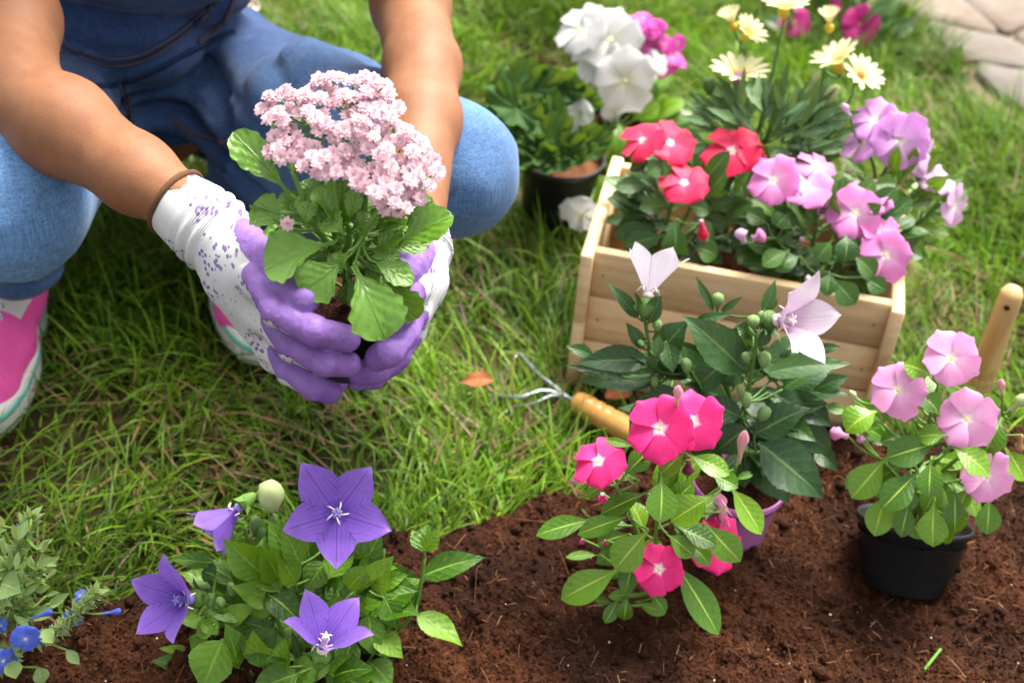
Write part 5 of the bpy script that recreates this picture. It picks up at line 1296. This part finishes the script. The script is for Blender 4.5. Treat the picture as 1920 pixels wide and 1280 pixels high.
for a in [(1585, 440, 1583, 492, 50, -.05), (1480, 470, 1430, 500, 44, -.05), (1500, 480, 1460, 500, 40, -.05), (1560, 520, 1605, 570, 50, -.075), (1555, 510, 1550, 555, 40, -.07), (1620, 520, 1662, 545, 40, -.06), (1480, 400, 1455, 425, 44, -.02), (1630, 350, 1680, 345, 34, .02), (1560, 450, 1530, 490, 40, -.04), (1600, 480, 1640, 520, 44, -.05), (1440, 420, 1400, 400, 40, -.01)]: P2.leaf(VL, M_VLD, *a)
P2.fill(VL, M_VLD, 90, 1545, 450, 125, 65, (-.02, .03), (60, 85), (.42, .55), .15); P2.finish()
# pale lilac periwinkle at the back right
P3 = crate_plant('taller lilac periwinkle leaning out over the right rear corner of the crate', 'plant', .86, .72, 93)
for tops in ([(1650, 340, .0), (1690, 280, .0)], [(1640, 340, .0), (1615, 270, .01)], [(1700, 380, -.01), (1760, 350, -.01)], [(1720, 420, -.02), (1765, 380, -.03)], [(1640, 380, .0), (1610, 330, .0)]):
    P3.stem([P3.base + Vector((0, 0, .085))] + [U(x, y, P3.Y0 + d) for x, y, d in tops])
for x, y, d, dx, dy, dY, m in [(1640, 226, 92, -.2, .35, .02, M_LIL2), (1688, 262, 108, .1, .05, .0, M_LIL2), (1618, 268, 84, -.5, .7, .01, M_LIL2), (1735, 285, 84, .9, .1, .01, M_PALE), (1692, 232, 80, .3, .7, .02, M_LIL2), (1752, 335, 82, .4, .65, .0, M_PALE), (1790, 385, 84, .75, -.15, -.02, M_PALE), (1730, 315, 70, .3, .8, .01, M_PALE)]: vinca_flower(P3, x, y, d, m, dx, dy, .7, dY)
bud(P3, 1594, 218, 1580, 194, 14, M_PALE, .01); bud(P3, 1600, 330, 1588, 318, 12, M_CREAM, .0); bud(P3, 1690, 392, 1710, 395, 12, M_CREAM, -.02)
for a in [(1655, 365, 1708, 385, 36, -.01), (1690, 420, 1780, 440, 34, -.02), (1640, 350, 1610, 360, 30, .0), (1700, 430, 1720, 480, 34, -.03)]: P3.leaf(VL, M_VL, *a)
P3.fill(VL, M_VL, 40, 1680, 370, 80, 60, (-.02, .03), (55, 80), (.30, .45), .3); P3.finish()
# African daisies
P4 = crate_plant('cream African daisies on long stalks in the rear of the crate', 'plant', .42, .74, 94)
M_DL = leaf_mat('daisy_leaf', (.055, .125, .045), (.12, .2, .08), .6, .3, 5, 1.5, .1, .15, var=.35)
DL = [leaf_mesh('leaf', PR_NARROW, 120 + i, nv=10, nu=2, fold=.2, arch=.7, serr=.35, nser=4, wave=.05) for i in range(4)]
M_RAY = petal_mat('cream_ray', (.78, .74, .46), (.78, .72, .36), (.72, .45, .08), .04, .2, .3, var=.08)
M_DISC1 = plain('mauve_disc', (.42, .16, .42), .8, .2, 400, .5, .001); M_DISC2 = plain('rust_disc', (.32, .13, .02), .8, .2, 400, .5, .001); M_DISC3 = plain('gold_disc', (.70, .52, .05), .8, .2, 400, .5, .001)
nv = 6; T_ = np.linspace(0, 1, nv + 1)
def ray_petal():
    P = np.zeros((nv + 1, 3, 3)); hw = np.interp(T_, [0, .3, .75, .93, 1], [.05, .10, .125, .095, .02])
    for j, s in enumerate((-1, 0, 1)): P[:, j, 0] = .16 + .84 * T_; P[:, j, 1] = s * hw; P[:, j, 2] = .03 * abs(s) + .05 * np.sin(T_ * 3)
    mb = MB(); mb.grid(P[:, ::-1], uv=[(u, v) for v in T_ for u in (0, .5, 1)]); return mb.mesh('petal')
RAYP = ray_petal()
mb = MB(); mb.lathe([(0, -.34), (.05, -.34), (.12, -.28), (.21, -.16), (.22, -.02), (.20, .05), (.14, .10), (0, .13)][::1], 16); DISC = mb.mesh('flower')
def daisy(x, y, dia, dx, dy, dY, close, disc, dz=.6, nr=15):
    p = U(x, y, P4.Y0 + dY); n = facing(p, dx, dy, dz); R = dia * .5 * mpp(p); F = frame(p, n, P4.rd.uniform(0, 6), R)
    f = ob('flower', DISC, P4.root, disc, F)
    for k in range(nr):
        ob('petal', RAYP, f, M_RAY, F @ Matrix.Rotation(6.2832 * k / nr + P4.rd.uniform(-.05, .05), 4, 'Z') @ Matrix.Rotation(-close + P4.rd.uniform(-.08, .08), 4, 'Y'))
    P4.link(p - n * R * .3, .0013, dirv=-n)
for b_ in ([(1400, 320, .0), (1440, 250, .02)], [(1480, 320, .0), (1500, 240, .02)], [(1440, 330, -.01), (1430, 270, .0)], [(1380, 330, .02), (1380, 180, .03)], [(1520, 300, .0), (1600, 175, .03)], [(1420, 250, .03), (1470, 40, .07)], [(1400, 280, .03), (1395, 95, .06)], [(1510, 240, .04), (1555, 80, .08)]):
    P4.stem([P4.base + Vector((0, 0, .085))] + [U(x, y, P4.Y0 + d) for x, y, d in b_], .0022, .0015)
for a in [(1386, 145, 122, .1, .85, .03, .35, M_DISC1), (1375, 48, 80, -.3, 1.0, .08, 1.0, M_DISC3), (1400, 66, 84, .5, .55, .07, .5, M_DISC3), (1470, 20, 104, .1, .9, .07, .45, M_DISC3), (1555, 50, 80, .0, 1.0, .08, 1.05, M_DISC3), (1572, 122, 112, -.35, .95, .05, .55, M_DISC3), (1612, 145, 96, .35, .45, .03, .35, M_DISC2)]: daisy(*a)
bud(P4, 1330, 178, 1330, 145, 24, M_STEMD, .03, BUDR); bud(P4, 1406, 215, 1408, 180, 22, M_GBUD, .02, BUDR); bud(P4, 1545, 195, 1572, 160, 22, M_CREAM, .03, BUDR); bud(P4, 1512, 178, 1538, 132, 14, M_CREAM, .05, BUD)
rd = P4.rd
for i in range(190):
    a = rd.uniform(0, 6.28); q = rd.random() ** .5; b = U(1440 + 125 * q * math.cos(a), 258 + 75 * q * math.sin(a), P4.Y0 + rd.uniform(-.03, .05)); L = rd.uniform(45, 85) * mpp(b)
    o = (RT * (math.cos(a) + rd.uniform(-.6, .6)) + UP * (-.5 * math.sin(a) + rd.uniform(-.4, .6)) + Vector((0, 0, .3)) - FWD * rd.uniform(-.5, .5)).normalized()
    P4.leaf3(DL, M_DL, b, b + o * L, L * rd.uniform(.2, .3), None, i % 3 == 0)
P4.finish()

# ------------------------------------------------------------------ geranium in the black pot, white periwinkle, petunia
gb2 = G(1040, 432) + Vector((0, .02, 0)); gb2.z = -.014
Ge = Plant('potted_plant', 'geranium with ruffled leaves and a bright pink flower head, in a tall black pot', 'potted plant', gb2, gb2.y, stem_mat=M_STEMD, seed=101, stemr=.003)
rc = U(1042, 290, gb2.y); hp = rc.z - gb2.z; mp = mpp(rc)
ob('pot', pot_mesh(80 * mp, 62 * mp, hp), Ge.root, M_POTB, Matrix.Translation(gb2)); 
ob('potting_soil', soil_disc(75 * mp, hp - .016, 12), Ge.root, plain('dry_peat', (.16, .065, .03), .95, .1, 200, .4, .003), Matrix.Translation(gb2))
def ruffle_leaf(seed):
    r = np.random.default_rng(seed); nr, na = 7, 48; a = np.linspace(.32, 2 * np.pi - .32, na); P = np.zeros((nr + 1, na, 3)); UV = np.zeros((nr + 1, na, 2)); ph = r.uniform(0, 6)
    for i, q in enumerate(np.linspace(0, 1, nr + 1)):
        R = q * (1 + .06 * np.cos(a * 7 + ph)) * .5
        P[i, :, 0] = R * np.sin(a); P[i, :, 1] = .18 + R * -np.cos(a) * .95 + .2; P[i, :, 2] = .10 * q ** 2.2 * np.sin(a * 7 + ph) + .20 * q * q + .03 * np.sin(a * 17) * q ** 3
        UV[i, :, 0] = .5 + .5 * q * np.sin(a * 3.5); UV[i, :, 1] = q
    mb = MB(); mb.grid(P, uv=UV.reshape(-1, 2)); return mb.mesh('leaf')
RUF = [ruffle_leaf(i) for i in range(4)]
M_GER = leaf_mat('geranium_leaf', (.045, .115, .024), (.09, .18, .05), .7, .25, 3, 1, .1, .2, var=.3)
for tops in ([(1030, 260, .0), (970, 205, .0)], [(1040, 240, .02), (1010, 180, .03)], [(1045, 250, .0), (1050, 220, .0)], [(1020, 280, -.02), (985, 260, -.03)], [(1060, 220, .08), (1140, 190, .18), (1236, 110, .20)], [(1060, 260, .03), (1090, 200, .05)]):
    Ge.stem([gb2 + Vector((0, 0, hp - .012))] + [U(x, y, Ge.Y0 + d) for x, y, d in tops], .003, .002)
for x, y, tx, ty, w, d in [(975, 200, 925, 165, 90, .0), (990, 185, 950, 225, 96, -.02), (1010, 195, 985, 145, 86, .03), (1030, 215, 1000, 245, 92, -.01), (1000, 250, 1045, 290, 96, -.04), (1010, 245, 975, 285, 88, -.035), (1045, 190, 1050, 140, 80, .04), (960, 215, 925, 240, 70, -.01), (1045, 270, 1030, 300, 84, -.05), (1070, 250, 1090, 290, 80, -.02), (1060, 275, 1075, 305, 80, -.055), (1035, 265, 1060, 310, 84, -.06), (1085, 260, 1110, 300, 80, -.04), (1000, 270, 1000, 312, 84, -.06), (1075, 210, 1090, 170, 80, .03), (990, 160, 960, 130, 60, .05), (1020, 235, 1060, 235, 84, -.01)]:
    Ge.leaf(RUF, M_GER, x, y, x + (tx - x) * 1.35, y + (ty - y) * 1.35, w * 1.3, d)
M_MAG = petal_mat('bright_pink_petal', (.68, .07, .44), (.70, .14, .50), (.75, .4, .6), .08, .25, .28, var=.2)
rd = Ge.rd
for i in range(34):
    x, y = rd.uniform(1180, 1282), rd.uniform(32, 152)
    cx_ = 1190 + 75 * ((y - 30) / 120) ** .6 if True else 0
    if not inside(x, y, [(1176, 34), (1225, 30), (1262, 48), (1280, 85), (1282, 125), (1270, 155), (1250, 148), (1232, 118), (1215, 95), (1205, 60), (1180, 55)]): continue
    vinca_flower(Ge, x, y, rd.uniform(30, 40), M_MAG, rd.uniform(-.4, .7), rd.uniform(0, .8), .7, .20 + rd.uniform(-.012, .012), eye=M_EYEP)
Ge.finish()

wb = G(1130, 400) + Vector((.0, .11, 0)); wb.z = -.014
Wp = Plant('potted_plant', 'white periwinkle between the black pot and the back of the crate', 'potted plant', wb, wb.y - .02, stem_mat=M_STEM, seed=111, stemr=.0026)
ob('pot', pot_mesh(.045, .034, .085), Wp.root, M_POTB, Matrix.Translation(wb)); ob('potting_soil', soil_disc(.043, .076, 14), Wp.root, None, Matrix.Translation(wb))
for tops in ([(1135, 240, .0), (1130, 130, .03)], [(1140, 260, .0), (1160, 190, .01)], [(1125, 260, .01), (1090, 130, .05)], [(1130, 300, -.06), (1105, 385, -.18)], [(1150, 230, .02), (1220, 150, .05)]):
    Wp.stem([wb + Vector((0, 0, .075))] + [U(x, y, Wp.Y0 + d) for x, y, d in tops])
M_WV = petal_mat('white_petal', (.60, .60, .61), (.58, .59, .52), (.55, .60, .30), .07, .16, .30, var=.12)
for x, y, d, dx, dy, dY in [(1090, 56, 104, -.35, .5, .05), (1145, 74, 118, .0, .25, .04), (1120, 112, 100, -.3, .2, .03), (1172, 152, 118, .15, -.1, .0), (1085, 218, 66, -.7, .2, -.10), (1230, 118, 52, .5, .4, .05), (1152, 205, 56, .5, -.7, .0), (1092, 402, 84, -.3, -.7, -.19)]: vinca_flower(Wp, x, y, d, M_WV, dx, dy, .8, dY, eye=M_EYEP, tilt=.25)
for a in [(1130, 200, 1060, 130, 60, .03), (1150, 260, 1130, 310, 64, -.02), (1160, 230, 1175, 290, 60, -.02), (1120, 190, 1085, 150, 50, .03), (1150, 340, 1165, 400, 64, -.06), (1110, 370, 1135, 330, 40, -.08), (1180, 230, 1235, 190, 50, .03), (1120, 330, 1065, 370, 26, -.08), (1160, 330, 1135, 400, 60, -.07)]: Wp.leaf(VL, M_VL, *a)
Wp.fill(VL, M_VL, 44, 1145, 245, 75, 85, (.03, .10), (65, 95), (.45, .55), .15); Wp.finish()

tb = G(1590, 150) + Vector((.0, .12, 0)); tb.z = -.014
Pt = Plant('flowering_plant', 'dark-leaved plant with magenta flowers growing behind the daisies', 'plant', tb, tb.y, stem_mat=M_STEMD, seed=121, stemr=.003)
for tops in ([(1570, 100, .0), (1610, 50, .0)], [(1560, 110, .0), (1495, 50, .0)], [(1570, 90, .0), (1556, 10, .03)]): Pt.stem([tb] + [U(x, y, Pt.Y0 + d) for x, y, d in tops])
M_DMAG = petal_mat('deep_magenta_petal', (.52, .012, .22), (.5, .012, .20), (.40, .01, .12), .08, .2, .25, var=.15)
for x, y, d, dx, dy in [(1613, 46, 72, .1, .1), (1490, 42, 60, .0, .5), (1556, 12, 44, 0, .3)]: vinca_flower(Pt, x, y, d, M_DMAG, dx, dy, 1, -.01)
Pt.fill(PLL, M_PLD, 60, 1560, 90, 95, 75, (-.02, .05), (55, 85), (.5, .6), .2); Pt.finish()

# ------------------------------------------------------------------ tools
M_ASH = None
t = NT('ash_handle'); o_ = t.obj(); g = t.noise(1.0, t.mapping(o_, (90, 90, 9)), 3.0)
c = t.mix(t.rng(g, .3, .7), (.60, .40, .19), (.50, .30, .12)); M_ASH = t.done(t.bsdf(c, .42, .4, t.bump(g, .0003)))
M_ORW = plain('varnished_handle', (.58, .29, .075), .35, .5, 50, .12); M_STEEL = plain('chrome_tine', (.40, .44, .47), .30, .5, 60, .1, Metallic=.9)
Yt = G(1800, 800).y + .05
t0, t1 = U(1828, 742, Yt), U(1900, 543, Yt - .02); ax = (t1 - t0).normalized(); wr = 26 * mpp(t0)
gpt = t0 - ax * ((t0.z - 0.0) / max(ax.z, .2)); gpt.z = 0
TR = thing('trowel', 'garden trowel stuck in the ground, its pale wooden handle pointing up', 'trowel', (gpt.x, gpt.y, -.01))
L = (t1 - t0).length; Mt = Matrix.Translation(t0) @ ax.to_track_quat('Z', 'Y').to_matrix().to_4x4()
prof = [(0, -.02), (.72, -.02), (.80, -.012), (.86, .0), (.98, .018), (1.0, .024), (.93, .0265), (1.0, .029), (1.0, .036), (.93, .0385), (1.0, .041), (.97, .06), (.90, .09), (.86, L - .05), (.84, L - .02), (.80, L - .006), (.6, L), (0, L + .002)]
mb = MB(); mb.lathe([(r * wr * .95, z) for r, z in prof], 28, Mt); hd = ob('handle', mb.mesh('handle', M_ASH), TR)
vw = (CAM - t1).normalized(); vw = (vw - ax * vw.dot(ax)).normalized(); hpnt = t1 - ax * .016 + vw * (wr * .80)
mb = MB(); mb.lathe([(0, .0002), (.0026, .0002), (.0032, .0006), (.0034, -.001)], 14, Matrix.Translation(hpnt) @ vw.to_track_quat('Z', 'Y').to_matrix().to_4x4()); ob('hang_hole', mb.mesh('hang_hole', plain('hole_dark', (.03, .018, .01), .9, .1)), hd)
mb = MB(); e_ = t0 - ax * .02; mb.tube([e_ + ax * .004, e_ - ax * .02, e_ - ax * .045], [.007, .0055, .005], 12); ob('ferrule', mb.mesh('ferrule', M_STEEL), TR)
b0 = e_ - ax * .042; side = ax.cross(vw).normalized(); rows = []
for q in np.linspace(0, 1, 9):
    w = .032 * math.sin(min(1, .25 + q * 1.3) * 1.57) * (1 - max(0, q - .6) ** 2 * 5.5); c0 = b0 - ax * .12 * q
    rows.append([tuple(c0 + side * s * w - vw * (.012 * (1 - s * s)) + vw * .006) for s in np.linspace(-1, 1, 7)])
mb = MB(); mb.grid(np.array(rows)); ob('blade', mb.mesh('blade', M_STEEL), TR)

c0 = G(1078, 752, .016); c1 = G(1200, 818, .014); ax = (c1 - c0).normalized(); L = .125; wr = 24 * mpp(c0)
CU = thing('hand_rake', 'three-tined hand rake with varnished orange handle lying on the grass', 'hand rake', (c0.x, c0.y, 0))
Mt = Matrix.Translation(c0) @ ax.to_track_quat('Z', 'Y').to_matrix().to_4x4()
prof = [(0, 0), (.78, 0), (.90, .003), (.96, .010), (.98, .020), (.90, .023), (.98, .026), (.98, .031), (.90, .034), (.98, .037), (.98, .042), (.90, .045), (.98, .048), (1.0, .075), (.95, .105), (.7, .122), (0, L)]
mb = MB(); mb.lathe([(r * wr, z) for r, z in prof], 26, Mt); ob('handle', mb.mesh('handle', M_ORW), CU)
for (x, y, z), (x2, y2, z2), (x3, y3, z3) in [((1040, 725, .020), (1008, 700, .018), (975, 665, .004)), ((1020, 732, .018), (975, 745, .016), (930, 742, .004)), ((1035, 742, .015), (1000, 757, .010), (960, 765, .0))]:
    mb = MB(); P = [c0 + ax * .004, c0 - ax * .008, G(x, y, z), G(x2, y2, z2), G(x3, y3, z3), G(x3 - 12, y3 + 10, 0.0)]; mb.tube(curve3(P, 20), [.0023] * 17 + [.002, .0016, .0008], 8); ob('tine', mb.mesh('tine', M_STEEL), CU)

# ------------------------------------------------------------------ fallen leaves, clipping, pot at the path
M_DRY = leaf_mat('dry_leaf', (.34, .135, .05), (.44, .22, .10), .7, .2, 6, 1.5, .3, .15, var=.2)
DRYL = [leaf_mesh('dry_leaf', PR_PLATY, 150 + i, nv=14, nu=3, fold=.4, arch=.9, wave=.12, wn=1.2) for i in range(3)]
for (bx, by, tx, ty, w, z, lab) in [(925, 712, 862, 716, 34, .026, 'curled orange-brown leaf on the grass left of the hand rake'), (462, 1012, 418, 1060, 52, .02, 'brown dead leaf lying behind the violet balloon flower'), (1135, 745, 1190, 725, 40, .02, 'brown leaf lying between the crate and the hand rake handle')]:
    b, tp = G(bx, by, z), G(tx, ty, z * .8); o = ob('dry_leaf', random.choice(DRYL), None, M_DRY, place(b, tp, Vector((.2, -.4, 1)), w * mpp(b))); tag(o, lab, 'leaf', 'dead leaves on the ground')
b, tp = G(1728, 1262, .012), G(1764, 1216, .020); mb = MB(); mb.tube(curve3([b, b.lerp(tp, .5) + Vector((0, 0, .001)), tp], 8), [.0011, .0015, .0016, .0016, .0016, .0015, .0015, .0014], 6)
tag(ob('grass_clipping', mb.mesh('grass_clipping', plain('cut_grass', (.11, .28, .03), .5, .3))), 'short green grass clipping lying on the dark soil', 'clipping')
